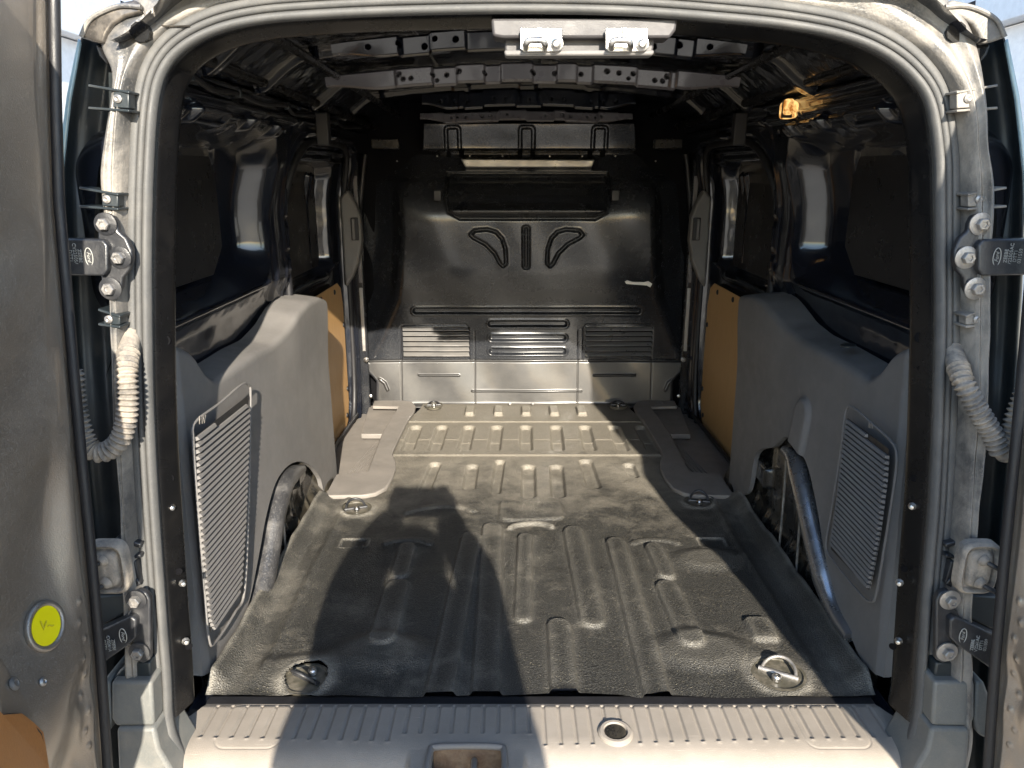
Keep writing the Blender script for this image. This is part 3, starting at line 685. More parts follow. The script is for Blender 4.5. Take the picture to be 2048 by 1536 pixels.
# ------------------------------------------------------------------ moulded side trims (left, right)
def side_trim(s):
    if s < 0:
        Tc = [(346,692),(372,697),(392,712),(408,742),(432,762),(466,738),(510,708),(545,690),(572,660),(592,626),(612,604),(634,594),(648,600)]
        Bc = [(416,1352),(445,1312),(472,1270),(498,1205),(518,1110),(533,1030),(552,965),(576,932),(600,923),(622,932),(640,955),(651,985),(676,975)]
        Oc = [(346,690),(380,699),(405,716),(420,728),(446,704),(478,682),(506,657),(520,640),(532,618),(545,598),(565,585),(580,582),(600,583)]
    else:
        Tc = [(1822,694),(1795,702),(1778,716),(1762,742),(1735,760),(1700,736),(1650,706),(1600,680),(1570,655),(1550,628),(1532,606),(1510,592),(1484,592)]
        Bc = [(1757,1355),(1722,1318),(1697,1260),(1670,1195),(1648,1100),(1633,1010),(1614,930),(1592,892),(1570,874),(1548,893),(1512,908),(1494,985),(1456,985)]
        Oc = [(1822,690),(1790,690),(1765,700),(1745,706),(1705,688),(1660,672),(1630,652),(1616,632),(1602,604),(1588,586),(1568,580),(1540,576),(1520,577)]
    n = 220
    def soft(P): return np.stack([np.convolve(np.pad(P[:, k], 4, 'edge'), np.ones(9)/9, 'valid') for k in range(3)], 1)
    T = soft(resample([atX(a, b, s*xv) for (a, b), xv in zip(Tc, np.linspace(0.652, 0.622, len(Tc)))], n)); B = spline([atX(a, b, s*xv) for (a, b), xv in zip(Bc, np.linspace(0.625, 0.615, len(Bc)))], n)
    O = T.copy(); O[:, 0] = s*0.712; O[:, 2] += 0.012
    # parametrise so that rows correspond
    rows = []
    Dn = (B-T)/np.linalg.norm(B-T, axis=1)[:, None]; out = (O-T)/np.linalg.norm(O-T, axis=1)[:, None]
    r = 0.016
    for k in np.linspace(0, 1, 8): rows.append(O+(T+out*r-O)*k)
    for k in np.linspace(0, 1, 9)[1:-1]: rows.append((T+out*r)*(1-k)**2 + T*2*k*(1-k) + (T+Dn*r)*k*k)
    L = np.linalg.norm(B-T, axis=1)
    for k in np.linspace(0, 1, 90): rows.append(T+Dn*r + (B-T-Dn*r)*k)
    P = np.stack(rows, 1)
    # gentle shaping of the face (pushes the face into the bay)
    Yp, Zp = P[..., 1], P[..., 2]
    bul = 0.010*S(0.60, 0.80, Yp)*S(0.35, 0.55, Zp)
    if s > 0:
        c = atX(1602, 830, 0.62); d = sseg(Yp, Zp, (c[1], c[2]), (c[1]+0.004, c[2]-0.10))-0.035; bul += 0.010*S(0.012, -0.004, d)
    near = S(0.012, 0.0, Yp-Yp.min(axis=0, keepdims=True))*0.010
    P[..., 0] -= s*bul*S(0, 0.03, np.minimum(1, np.broadcast_to(np.linspace(0, 1, P.shape[1])[None, :], Yp.shape)))
    P[..., 0] += s*near
    tr = grid('side_trim', P, M['plastic'], van, flip=(s > 0), thick=0)
    # near and far return edges
    for i, nm in ((0, 'trim_edge'), (-1, 'trim_edge')):
        e = P[i, 8:]; G = np.stack([e, e+np.array([s*0.10, 0.01 if i == 0 else 0.0, 0])], 0); grid(nm, G, M['plastic'], tr)
    e = P[:, -1]; G = np.stack([e, e+np.array([s*0.012, 0, 0])], 0); grid('trim_edge', G, M['plastic'], tr)
    # vent grille: rounded frame and diagonal slats
    X0 = s*0.6165
    if s < 0: fr = [(390,845),(440,806),(484,769),(498,772),(501,800),(497,1000),(489,1180),(470,1225),(432,1283),(418,1280),(409,1180),(396,1020),(386,880)]
    else: fr = [(1702,813),(1745,848),(1780,880),(1793,905),(1790,960),(1768,1100),(1752,1190),(1742,1203),(1722,1190),(1665,1120),(1652,1090),(1663,1020),(1682,900),(1690,830)]
    fw = [atX(a, b, X0) for a, b in fr]; tube('vent_frame', spline(fw, 140, closed=True), 0.0026, M['plastic'], tr, seg=8, closed=True)
    if s < 0: lf = [(389,872),(393,1010),(404,1140),(414,1240),(423,1262)]; rt = [(496,790),(493,900),(488,1030),(478,1180),(424,1262)]; n_sl = 33
    else: lf = [(1697,836),(1689,900),(1680,980),(1668,1070),(1663,1098)]; rt = [(1780,898),(1776,960),(1762,1070),(1744,1165),(1740,1180)]; n_sl = 28
    lw = resample([atX(a, b, X0) for a, b in lf], 200); rw = resample([atX(a, b, X0) for a, b in rt], 200)
    pan = [tuple(q) for q in (atX(*lf[0], X0), atX(*rt[0], X0), atX(*rt[2], X0), atX(*rt[3], X0), atX(*rt[4], X0), atX(*lf[-1], X0), atX(*lf[-2], X0), atX(*lf[2], X0))]
    prism('vent_backing', [(X0+s*-0.0012, a[1], a[2]) for a in pan], (-s*0.0006, 0, 0), M['black_rubber'], tr, bevel=0)
    # slats run parallel to the top edge: walk both sides at equal slope
    pl = None
    y0 = (atX(*lf[0], X0), atX(*rt[0], X0)); slope = (y0[1][2]-y0[0][2])/(y0[1][1]-y0[0][1])
    def side_hit(W, c):    # z - slope*y = c
        v = W[:, 2]-slope*W[:, 1]; i = int(np.argmin(np.abs(v-c))); return W[i], abs(v[i]-c)
    c0 = max(lw[0][2]-slope*lw[0][1], rw[0][2]-slope*rw[0][1]); vmin = min((rw[:, 2]-slope*rw[:, 1]).min(), (lw[:, 2]-slope*lw[:, 1]).min())
    allp = np.vstack([lw, rw[::-1]]); poly = [(q[1], q[2]) for q in allp[::8]]
    for k in range(n_sl):
        c = c0-(k+0.5)*(c0-vmin)/n_sl
        hits = []
        for i in range(len(poly)):
            a, b = poly[i], poly[(i+1) % len(poly)]; fa = a[1]-slope*a[0]-c; fb = b[1]-slope*b[0]-c
            if fa*fb < 0: q = fa/(fa-fb); hits.append((a[0]+(b[0]-a[0])*q, a[1]+(b[1]-a[1])*q))
        if len(hits) < 2: continue
        hits.sort(); a, b = hits[0], hits[-1]
        if abs(b[0]-a[0]) < 0.012: continue
        dz = (c0-vmin)/n_sl; xi = X0-s*0.002; e = 0.55*dz
        V = []
        for (yy, zz), sg in ((a, 1), (b, -1)):
            V += [(xi+s*0.002, yy, zz+e*0.62), (xi-s*0.0035, yy+sg*0.002, zz+e*0.55), (xi-s*0.006, yy+sg*0.003, zz-e*0.30), (xi+s*0.002, yy, zz-e*0.62)]
        mesh_obj('slat', V, [(0,1,2,3),(7,6,5,4),(0,4,5,1),(1,5,6,2),(2,6,7,3),(3,7,4,0)], M['plastic'], tr, smooth=False)
    # marks scratched above the grille
    q = atX(405, 840, X0-s*0.004) if s < 0 else atX(1741, 851, X0-s*0.004)
    text_mesh('VM' if s < 0 else 'IM', 0.022 if s < 0 else 0.016, frame(q, (0, -s*-1*1.0 if s < 0 else -1, 0.25), (0, 0.0, 1)) , M['plastic_step'], tr, 'chalk_mark')
    for k in range(26):
        yy = 0.12+0.75*random.random(); zz = 0.10+0.38*random.random()
        if s < 0 and yy < 0.40: continue
        if s > 0 and yy < 0.42: continue
        if 0.35 < yy < 0.95 and zz < 0.33: continue
        L_ = 0.004+0.012*random.random()**2; an = random.uniform(-1.3, 1.3); xk = s*(0.6165+0.0035)
        i_ = int(np.argmin((P[:, :, 1]-yy)**2+(P[:, :, 2]-zz)**2)); xk = P.reshape(-1, 3)[i_, 0]-s*0.0006
        a_, b_ = (yy-L_*math.cos(an), zz-L_*math.sin(an)), (yy+L_*math.cos(an), zz+L_*math.sin(an))
        mesh_obj('scuff', [(xk, a_[0], a_[1]), (xk, yy+0.0008, zz-0.0005), (xk, b_[0], b_[1]), (xk, yy-0.0004, zz+0.0007)], [(0,1,2,3)], M['scuff'], tr, smooth=False)
    if s > 0:
        q = atX(1726, 717, 0.70); lathe('trim_cap', [(0.016, 0), (0.016, 0.003), (0.012, 0.004), (0.001, 0.004)], (0.665, q[1], 0.575), (-0.1, 0, 1), M['black_plastic'], tr, seg=24)
    # screws and dark slots on the door pillar just outside the trim
    return tr
side_trim(-1); side_trim(1)

# ------------------------------------------------------------------ wheel arches
for s in (-1, 1):
    y = np.linspace(0.05, 1.02, 200); z = np.linspace(-0.02, 0.40, 110); Yg, Zg = np.meshgrid(y, z, indexing='ij')
    W = 0.655 + 0.0*Yg
    for yy, a in ((0.30, .006), (0.42, .006), (0.52, .007), (0.62, .006), (0.70, .006), (0.80, .008)): W -= a*np.exp(-((Yg-yy)/0.006)**2)
    W -= 0.015*S(0.06, 0.0, Zg); W += 0.02*np.sin(Yg*7)*0.3
    d = sbox(Yg, Zg, 0.74, 0.14, 0.045, 0.03, 0.01); W -= 0.022*S(0.004, -0.004, d)
    W -= 0.03*S(0.80, 0.95, Yg); W += 0.03*S(0.26, 0.36, Zg)
    for yy, zz in ((0.82, 0.24), (0.83, 0.215)): W += 0.014*S(0.011, 0.007, np.hypot(Yg-yy, Zg-zz))
    ar = grid('wheel_arch', np.stack([s*W, Yg, Zg], -1), M['arch'], van, flip=(s < 0))
    if s < 0: c = [(474,1290),(504,1230),(524,1170),(538,1100),(550,1030),(566,972),(584,948),(604,938)]
    else: c = [(1700,1275),(1668,1215),(1646,1140),(1626,1060),(1610,990),(1594,930),(1584,912),(1570,900)]
    pts = spline([atX(a, b, s*0.622) for a, b in c], 60)
    rr = np.interp(np.linspace(0, 1, 60), [0, 0.3, 0.8, 1], [0.012, 0.027, 0.025, 0.012])
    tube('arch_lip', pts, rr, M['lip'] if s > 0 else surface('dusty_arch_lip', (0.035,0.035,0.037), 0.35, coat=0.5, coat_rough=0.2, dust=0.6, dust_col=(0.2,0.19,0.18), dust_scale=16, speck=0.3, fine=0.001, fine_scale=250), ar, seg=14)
    for k, (a, b) in enumerate((((0.50, 0.30), (0.44, 0.0)), ((0.60, 0.26), (0.56, 0.0)))):
        tube('arch_wire', [(s*0.640, a[0], a[1]), (s*0.636, (a[0]+b[0])/2, (a[1]+b[1])/2), (s*0.630, b[0], b[1])], 0.003, M['dirty_rubber'], ar, seg=6)

# ------------------------------------------------------------------ side step trims and wells
stp = [(748,801),(800,800),(824,803),(832,812),(828,824),(815,842),(800,872),(787,900),(785,908),(791,922),(792,935),(785,955),(772,975),(750,986),(725,990),(650,991),(672,948),(698,946),(735,942),(764,866),(797,813),(745,812)]
for s in (-1, 1):
    q = [atZ(a, b, 0.016) for a, b in stp]
    q = [(x if s < 0 else -x, y, z) for x, y, z in q]
    st = prism('step_trim', q, (0, 0, -0.014), M['plastic_step'], van, bevel=0.004, seg=3)
    w1 = [atZ(a, b, -0.012) for a, b in ((738,811),(799,811),(766,868),(722,868))]
    w2 = [atZ(a, b, -0.03) for a, b in ((700,868),(770,864),(738,947),(668,955))]
    w1 = [(x if s < 0 else -x, y, z) for x, y, z in w1]; 
    prism('step_pad', w1, (0, 0, -0.02), M['plastic_step'], st, bevel=0.003)
    wl = [(-0.70, 0.96, -0.030), (-0.50, 0.96, -0.030), (-0.47, 1.46, -0.030), (-0.70, 1.46, -0.030)]
    wl = [(x if s < 0 else -x, y, z) for x, y, z in wl]
    prism('step_well', wl, (0, 0, -0.01), M['plastic_step'], st, bevel=0.002)
    for k in range(7):
        xx = -0.60+k*0.014
        q2 = [(xx-0.02, 0.98, -0.029), (xx+0.045, 1.44, -0.029)]
        tube('tread_rib', [((x if s < 0 else -x), y, z) for x, y, z in q2], 0.0028, M['plastic_step'], st, seg=6)
    tube('door_track', [(s*0.70, 1.0, -0.02), (s*0.685, 1.75, -0.02)], 0.008, M['black_rubber'], st, seg=8)
    box('step_base', (s*0.575, 1.37, -0.05), (0.27, 0.90, 0.02), M['plastic_step'], st, bevel=0.003)

# ------------------------------------------------------------------ roof
nx, ny = 260, 400
xg = np.linspace(-0.62, 0.62, nx); yg = np.linspace(-0.02, 1.92, ny); Xr, Yr = np.meshgrid(xg, yg, indexing='ij')
Zr = 1.215 - 0.05*(np.abs(Xr)/0.62)**2 - 0.055*S(0.50, 0.62, np.abs(Xr))
for xx in (-0.22, 0.0, 0.22): Zr -= 0.008*S(0.035, 0.02, np.abs(Xr-xx))
for yy in (0.30, 0.62, 1.08, 1.5): Zr -= 0.014*S(0.03, 0.015, np.abs(Yr-yy))
from mathutils import noise as mnoise
crk = np.array([[mnoise.fractal(Vector((a*26, b*26, 0.3)), 0.7, 2.1, 4) for b in yg] for a in xg])
Zr += 0.0014*crk*S(0.34, 0.40, np.abs(Xr)) + 0.0004*crk
grid('roof_lining', np.stack([Xr, Yr, Zr], -1), M['black_paint'], van)
for s in (-1, 1):
    tube('roof_rail', [(s*0.585, 0.0, 1.125), (s*0.60, 0.6, 1.125), (s*0.60, 1.2, 1.12), (s*0.58, 1.85, 1.10)], 0.014, M['pillar_paint'], van, seg=10)
    tube('roof_rail', [(s*0.47, 0.05, 1.165), (s*0.49, 0.8, 1.165), (s*0.48, 1.85, 1.14)], 0.010, M['pillar_paint'], van, seg=8)
def roof_bow(y0, zc, sag, half, tall, lean, mat_, holes, steps, ends=0.0):
    n1, n2 = 620, 40
    x = np.linspace(-half, half, n1); v = np.linspace(0, 1, n2); Xb, V = np.meshgrid(x, v, indexing='ij')
    tl = tall*(1-0.45*S(half*0.72, half, np.abs(Xb)))
    top = zc - sag*(Xb/half)**2
    for a, b in steps: top = top - 0.005*S(0.004, -0.004, np.abs(Xb-a)-b)
    Zb = top - tl*V
    Yb = y0 + lean*V - 0.010*S(0, 0.12, V)*S(1, 0.88, V)
    Yb = Yb - 0.004*S(0.004, -0.004, np.abs(Xb)-half*0.66)
    for a, b in steps: Yb = Yb - 0.002*S(0.004, -0.004, np.abs(Xb-a)-b)
    for hx, hv, hr in holes: Yb = Yb + 0.03*S(hr+0.0015, hr-0.0005, np.hypot(Xb-hx, (V-hv)*tall))
    o = grid('roof_bow', np.stack([Xb, Yb, Zb], -1), mat_, van, flip=True)
    Vt = np.stack([np.stack([Xb[:, -1], Yb[:, -1]+k, Zb[:, -1]+k*0.2], -1) for k in (0, 0.01, 0.05)], 1); grid('bow_flange', Vt, M['black_paint'], o)
    Vt = np.stack([np.stack([Xb[:, 0], Yb[:, 0]+k, Zb[:, 0]+k*0.1], -1) for k in (0.05, 0.01, 0)], 1); grid('bow_flange', Vt, M['black_paint'], o)
    return o
def mirror_holes(L): return L+[(-a, b, c) for a, b, c in L]
roof_bow(0.85, 1.197, 0.034, 0.52, 0.045, 0.010, M['bow'], mirror_holes([(0.335,0.35,.005),(0.325,0.6,.004),(0.305,0.6,.004),(0.25,0.45,.004),(0.24,0.7,.003),(0.215,0.45,.004),(0.185,0.4,.005),(0.12,0.5,.004)])+[(0.0,0.5,.005),(0.055,0.5,.005)],
         [(-0.22,0.03), (-0.10,0.02), (0.03,0.03), (0.13,0.02), (0.31,0.05)])
roof_bow(1.32, 1.185, 0.020, 0.33, 0.055, -0.020, M['black_paint'], mirror_holes([(0.27,0.6,.006),(0.23,0.6,.004),(0.19,0.6,.004),(0.11,0.6,.005),(0.07,0.6,.004)])+[(0.0,0.6,.005)],
         [(-0.17,0.03), (0.0,0.04), (0.17,0.03)])
roof_bow(1.72, 1.153, 0.014, 0.385, 0.038, -0.008, M['bow'], mirror_holes([(0.27,0.5,.005),(0.25,0.5,.003),(0.22,0.5,.004),(0.16,0.5,.004),(0.13,0.5,.006),(0.07,0.5,.003)]),
         [(-0.20,0.10), (0.05,0.05), (0.20,0.06)])
roof_bow(0.40, 1.200, 0.030, 0.40, 0.036, 0.012, M['black_paint'], mirror_holes([(0.27,0.4,.004),(0.22,0.6,.004),(0.2,0.4,.003),(0.16,0.5,.004),(0.33,0.5,.004)]),
         [(-0.24,0.03), (-0.10,0.04), (0.12,0.04), (0.26,0.04)])

# ------------------------------------------------------------------ rear opening: seal, pillar flange, painted frame
PK = [-0.13, 0.14]
ctr = [(352,1500),(331,1440),(326,1350),(318,1250),(307,1100),(297,950),(290,800),(287,650),(286,500),(289,350),(298,210),(318,135),(360,85),(430,48),(520,27),(640,17),(800,10),(1024,6),
       (1250,10),(1448,24),(1580,38),(1690,60),(1770,93),(1830,140),(1868,200),(1885,300),(1888,400),(1889,550),(1888,700),(1883,850),(1876,1000),(1868,1100),(1860,1200),(1853,1300),(1846,1400),(1838,1450),(1815,1510)]
outr = [(262,1560),(262,1460),(262,1350),(260,1250),(258,1100),(252,950),(240,800),(236,650),(230,500),(215,350),(232,215),(232,150),(205,80),(250,20),(330,-40),(600,-70),(800,-80),(1024,-85),
        (1250,-80),(1448,-75),(1600,-70),(1800,-50),(1895,0),(1938,70),(1952,185),(1950,290),(1965,400),(1955,550),(1955,700),(1950,850),(1935,1000),(1925,1100),(1922,1200),(1925,1300),(1925,1400),(1930,1460),(1915,1560)]
bot = [(1770,1575),(1600,1630),(1400,1645),(1092,1650),(780,1645),(560,1630),(400,1575)]
C3 = [atP(a, b, *PK) for a, b in ctr]
full = spline(C3+[atP(a, b, *PK) for a, b in bot], 420, closed=True)[:-1]
def normals(P, closed):
    T = (np.roll(P, -1, 0)-np.roll(P, 1, 0)) if closed else np.gradient(P, axis=0)
    Nn = np.stack([-T[:, 2], np.zeros(len(P)), T[:, 0]], 1); Nn /= np.linalg.norm(Nn, axis=1)[:, None]
    c = P.mean(0); flip = ((P-c)*Nn).sum() < 0
    return -Nn if flip else Nn
def sweep(name, P, prof, mat, parent, closed, scale=None, flip=False, **kw):
    Nn = normals(P, closed); G = []
    for n_, d_ in prof:
        dd = d_ if scale is None else d_*scale
        G.append(P + Nn*n_ + np.stack([np.zeros(len(P)), -np.ones(len(P))*dd, np.zeros(len(P))], 1))
    G = np.stack(G, 1)
    if closed: G = np.concatenate([G, G[:1]], 0)
    return grid(name, G, mat, parent, flip=flip, **kw)
def dense(prof, n=6):
    P = spline([(a, b, 0) for a, b in prof], len(prof)*n); return [(a, b) for a, b, _ in P]
SW = 1.25
seal_prof = [(-.016,-.004),(-.0185,.006),(-.014,.0145),(-.007,.0150),(-.0030,.008),(-.0020,.003),(-.0005,.008),(.0035,.0105),(.0068,.0085),(.0078,.003),(.0090,.0075),(.0140,.0085),(.0185,.006),(.0195,-.004)]
sweep('door_seal', full, dense([(a*(0.85 if a < 0 else 1.15), b) for a, b in seal_prof], 3), M['rubber'], van, True)
open_ = spline(C3[1:-1], 420)
sweep('pillar_flange', open_, dense([(-.010,-.004),(-.015,-.008),(-.020,-.022),(-.026,-.042),(-.027,-.050),(-.022,-.060),(.0,-.075),(.06,-.10)], 4), M['pillar_paint'], van, False)
# painted frame between the seal and the outer edge of the body
inn = spline(C3, 420); ou = spline([atP(a, b, *PK) for a, b in outr], 420)
# keep both curves in step by control point
def by_ctrl(px):
    P = [atP(a, b, *PK) for a, b in px]; out = []
    A = np.array(P); A = np.vstack([2*A[0]-A[1], A, 2*A[-1]-A[-2]])
    for i in range(len(P)-1):
        p0, p1, p2, p3 = A[i], A[i+1], A[i+2], A[i+3]
        for t in np.linspace(0, 1, 14, endpoint=False):
            out.append(0.5*((2*p1)+(-p0+p2)*t+(2*p0-5*p1+4*p2-p3)*t*t+(-p0+3*p1-3*p2+p3)*t**3))
    out.append(P[-1]); return np.array(out)
inn, ou = by_ctrl(ctr), by_ctrl(outr)
Nn = normals(inn, False); sidew = np.abs(Nn[:, 0])**1.5
i0 = inn+Nn*0.018
K = np.array([0, .06, .14, .24, .34, .45, .55, .65, .75, .85, .93, 1.0, 1.02])
Dp = np.array([-.012, .004, .022, .030, .034, .030, .032, .036, .034, .030, .022, .006, -.06])
K2 = np.linspace(0, 1.02, 40); D2 = np.interp(K2, K, Dp)
G = []
for k, d in zip(K2, D2):
    q = i0*(1-k)+ou*k; rel = 0.0014*np.sin(q[:, 2]*31+k*5)+0.0014*np.sin(q[:, 0]*23+k*9)+0.0005*np.sin(q[:, 2]*83)
    q = q.copy(); q[:, 1] -= d*(0.10+0.90*sidew*np.where(q[:, 0] > 0, 1.35, 1.0)) + rel*min(1, k*3)*(k < 1.0); G.append(q)
grid('rear_frame', np.stack(G, 1), M['frame_dusty'], van)
# header weld seams
for pts in ([(285,20),(300,40),(330,52),(380,52)], [(1895,5),(1880,28),(1850,40),(1800,42)]):
    P = spline([atP(a, b, PK[0]-0.012, PK[1]) for a, b in pts], 20); tube('weld_seam', P, 0.0015, M['door_edge'], van, seg=6)
# outer body shell
sec = [(-0.80,-0.30),(-0.80,0.72),(-0.76,0.95),(-0.70,1.12),(-0.60,1.225),(-0.40,1.262),(0,1.272),(0.40,1.262),(0.60,1.225),(0.70,1.12),(0.76,0.95),(0.80,0.72),(0.80,-0.30)]
G = []
for yy, f in ((0.02, 0.86), (0.12, 0.92), (0.4, 1.0), (2.2, 1.0)):
    G.append([(x*f, yy, z if z > 1 else z) for x, z in sec])
grid('body_shell', np.array(G), M['door_edge'], van)
grid('body_shell', np.array([[(x*k, 2.2, z) for x, z in sec] for k in (1.0, 0.0)]), M['door_edge'], van)
box('underbody', (0, 1.1, -0.2), (1.5, 2.1, 0.2), M['hole'], van, bevel=0)
box('roof_edge', (0, 0.035, 1.245), (1.06, 0.11, 0.05), M['frame_dusty'], van, bevel=0.012)
# pillar furniture: pressed dimples, slots and screws
def on_flange(px, py, s): return atX(px, py, s*0.0+ (-0.592 if s < 0 else 0.59))
for (px, py, r) in ((325,641,.006),(331,636,.004),(332,680,.006),(332,742,.0025),(341,955,.005),(360,1140,.004),(380,1290,.004),
                    (1846,630,.006),(1858,634,.004),(1838,674,.006),(1836,735,.0025),(1826,955,.004),(1806,1135,.004),(1783,1290,.004)):
    s = -1 if px < 1000 else 1; p = atP(px, py, PK[0]+0.034, PK[1])
    lathe('pillar_hole', [(r*1.5, 0), (r*1.35, 0.0012), (r, 0.001), (r, -0.002), (0.0005, -0.002)], (p[0], p[1]-0.004, p[2]), (-s*0.75, -1, 0), M['hole'], van, seg=18)
for (px, py) in ((345,1012),(367,1163),(373,1279),(1822,1010),(1797,1162),(1795,1278)):
    s = -1 if px < 1000 else 1; p = atP(px, py, PK[0]+0.034, PK[1])
    q = Vector(p)+Vector((0, -0.004, 0))
    lathe('screw', [(0.0065, 0), (0.0065, 0.002), (0.004, 0.005), (0.0035, 0.009), (0.001, 0.010)], q, (-s*0.7, -1, 0.1), M['steel'], van, seg=8)
# ---- latch bracket under the header
def py_(px, py, Y): return Vector(atY(px, py, Y))
LY = 0.055
cover = prism('latch_cover', [py_(a, b, LY) for a, b in ((1008,56),(1010,108),(1305,108),(1314,56))], (0, 0.04, 0), M['cover'], van, bevel=0.003)
prism('cover_bar', [py_(a, b, LY-0.02) for a, b in ((982,36),(985,72),(1005,76),(1340,76),(1352,60),(1356,36))], (0, 0.05, 0), M['cover'], cover, bevel=0.004)
prism('cover_lip', [py_(a, b, LY-0.03) for a, b in ((1008,100),(1010,112),(1306,111),(1310,100))], (0, 0.03, 0.0), M['plastic'], cover, bevel=0.003)
for x0 in (1040, 1211):
    pl = prism('striker_plate', [py_(a, b, LY-0.034) for a, b in ((x0,55),(x0,98),(x0+8,104),(x0+78,103),(x0+86,96),(x0+84,55))], (0, 0.006, 0), M['steel'], cover, bevel=0.0012)
    tube('striker_loop', spline([py_(x0+12, 96, LY-0.034), py_(x0+12, 88, LY-0.052), py_(x0+18, 81, LY-0.056), py_(x0+44, 81, LY-0.056), py_(x0+50, 88, LY-0.052), py_(x0+50, 96, LY-0.034)], 30), 0.0048, M['steel'], cover, seg=10)
    p = py_(x0+74, 88, LY-0.036); lathe('bolt', [(0.0095, 0), (0.0095, 0.002), (0.0065, 0.003), (0.0062, 0.012), (0.004, 0.014), (0.001, 0.014)], p, (-0.15, -1, -0.1), M['steel'], cover, seg=12)
    box('latch_plate', (lcx-0.042, -0.165, -0.038), (0.045, 0.05, 0.004), M['steel'], sill, bevel=0.002) if x0 == 1040 else None
    box('plate_tab', py_(x0+38, 65, LY-0.038), (0.006, 0.004, 0.014), M['steel_dull'], cover, bevel=0.0006)

# ------------------------------------------------------------------ parts outside the seal, both sides
def outboard(s):
    def m(px): return px if s < 0 else 2172-px          # the right side mirrors the left about the centre of the opening
    def P(px, py, d=0.0): return Vector(atP(m(px), py, PK[0]-d, PK[1]))
    tag = 'left' if s < 0 else 'right'
    # black plastic gutter
    rows = [(60,168,262),(90,158,258),(150,146,256),(250,130,250),(350,122,242),(450,122,255),(600,128,262),(800,140,272),(1000,158,290),(1100,168,300),(1250,180,300),(1400,195,300),(1560,200,300)]
    ys = np.linspace(60, 1560, 160); L = np.interp(ys, [r[0] for r in rows], [r[1] for r in rows]); Rr = np.interp(ys, [r[0] for r in rows], [r[2] for r in rows])
    vs = np.linspace(0, 1, 26); G = []
    for y_, l, r in zip(ys, L, Rr):
        row = []
        for v in vs:
            d = -0.045 + 0.035*math.exp(-((v-0.02)/0.12)**2) - 0.022*math.exp(-((v-0.62)/0.22)**2) + 0.012*math.exp(-((v-0.95)/0.1)**2) + 0.004*math.sin(y_/60)
            row.append(P(l+(r-l)*v, y_, d))
        G.append(row)
    gut = grid('lamp_gutter', np.array([[tuple(q) for q in r] for r in G]), M['black_plastic'], van, flip=(s > 0))
    # outer corner strip
    prism('lamp_edge', [P(a, b, -0.004) for a, b in ((155,76),(161,84),(140,200),(124,345),(120,470),(112,470),(112,345),(132,190))], (0, 0.006, 0), M['edge_blue'], van, bevel=0.002)
    # upper corner gutter pressing
    cr = [(158,74),(168,46),(190,24),(225,8),(268,-2),(284,14),(282,26),(250,34),(226,48),(214,66),(206,88),(186,84)]
    cp = prism('corner_pressing', [P(a, b, 0.020) for a, b in cr], (0, 0.03, 0), M['frame_dusty'] if s > 0 else M['door_edge'], van, bevel=0.006, seg=3)
    tube('corner_rim', spline([P(a, b, 0.022) for a, b in ((162,74),(176,44),(200,26),(240,12),(282,14))], 30), 0.0035, M['frame_dusty'], cp, seg=8)
    prism('corner_hollow', [P(a, b, 0.006) for a, b in ((186,86),(206,88),(216,66),(236,50),(240,74),(232,104),(215,134),(196,112))], (0, 0.03, 0), M['pillar_paint'], cp, bevel=0.006, seg=3)
    # clip brackets
    for (x0, x1, yt, yb, ys_) in ((176,258,168,221,16), (158,236,373,418,14), (196,240,617,654,10)):
        c = prism('clip_bracket', [P(a, b, 0.036) for a, b in ((x1-32,yt+16),(x1,yt+12),(x1,yb-4),(x1-32,yb-6))], (0, 0.02, 0), M['black_plastic'] if s < 0 else M['frame_dusty'], van, bevel=0.0015)
        for a0, b0, b1 in ((x0, yt, yt+14), (x0, yb-8, yb-4)):
            prism('clip_arm', [P(x0, b0, 0.030), P(x1, b1 if b0 == yt else yb-2, 0.040), P(x1, (b1 if b0 == yt else yb-2)+5, 0.040), P(x0, b0+5, 0.030)], (0, 0.035, 0), M['black_plastic'] if s < 0 else M['frame_dusty'], c, bevel=0.001)
        lathe('screw', [(0.006, 0), (0.006, 0.002), (0.003, 0.004), (0.001, 0.003)], P(x1-22, (yt+yb)/2+3, 0.037), (0, -1, 0), M['steel_dull'], c, seg=12)
    # upper hinge
    def hinge(plate, bolts, arm, armd, lab_c, logo_c, rotk, body):
        hp = prism('door_hinge', [P(a, b, 0.040) for a, b in plate], (0, 0.012, 0), M['hinge'], van, bevel=0.003, seg=3)
        A = [P(a, b, d) for (a, b), d in zip(arm, armd)]
        prism('hinge_arm', A, (0, 0.022, 0), M['hinge'], hp, bevel=0.003, seg=3)
        for (a, b) in bolts:
            q = P(a, b, 0.041)
            lathe('washer', [(0.0165, 0), (0.0165, 0.0025), (0.012, 0.004), (0.001, 0.004)], q, (0, -1, 0), M['hinge'] if s < 0 else M['steel_dull'], hp, seg=24)
            lathe('bolt', [(0.0092, 0), (0.0092, 0.007), (0.008, 0.0085), (0.0045, 0.0085), (0.004, 0.0065), (0.001, 0.0065)], q+Vector((0, -0.004, 0)), (0, -1, 0), M['steel_dull'], hp, seg=6)
        # lettering runs down (left hinge) or up (right hinge) the arm and faces the viewer
        up_ = Vector((0, 0, -1)) if s < 0 else Vector((0, 0, 1)); ya = Vector((1, 0, 0)) if s < 0 else Vector((-1, 0, 0))
        fr_ = frame(P(*lab_c, armd[1]+0.001), up_, ya)
        text_mesh(body, 0.0072, fr_, M['text'], hp, 'raised_lettering')
        c = P(*logo_c, armd[1]+0.001); pts = [(c.x+0.0055*math.cos(a), c.y, c.z+0.013*math.sin(a)) for a in np.linspace(0, 2*math.pi, 28, endpoint=False)]
        tube('oval_logo', pts, 0.0007, M['text'], hp, seg=6, closed=True)
        text_mesh('Ford', 0.0075, frame(c, up_, ya), M['text'], hp, 'logo_script', shear=0.3)
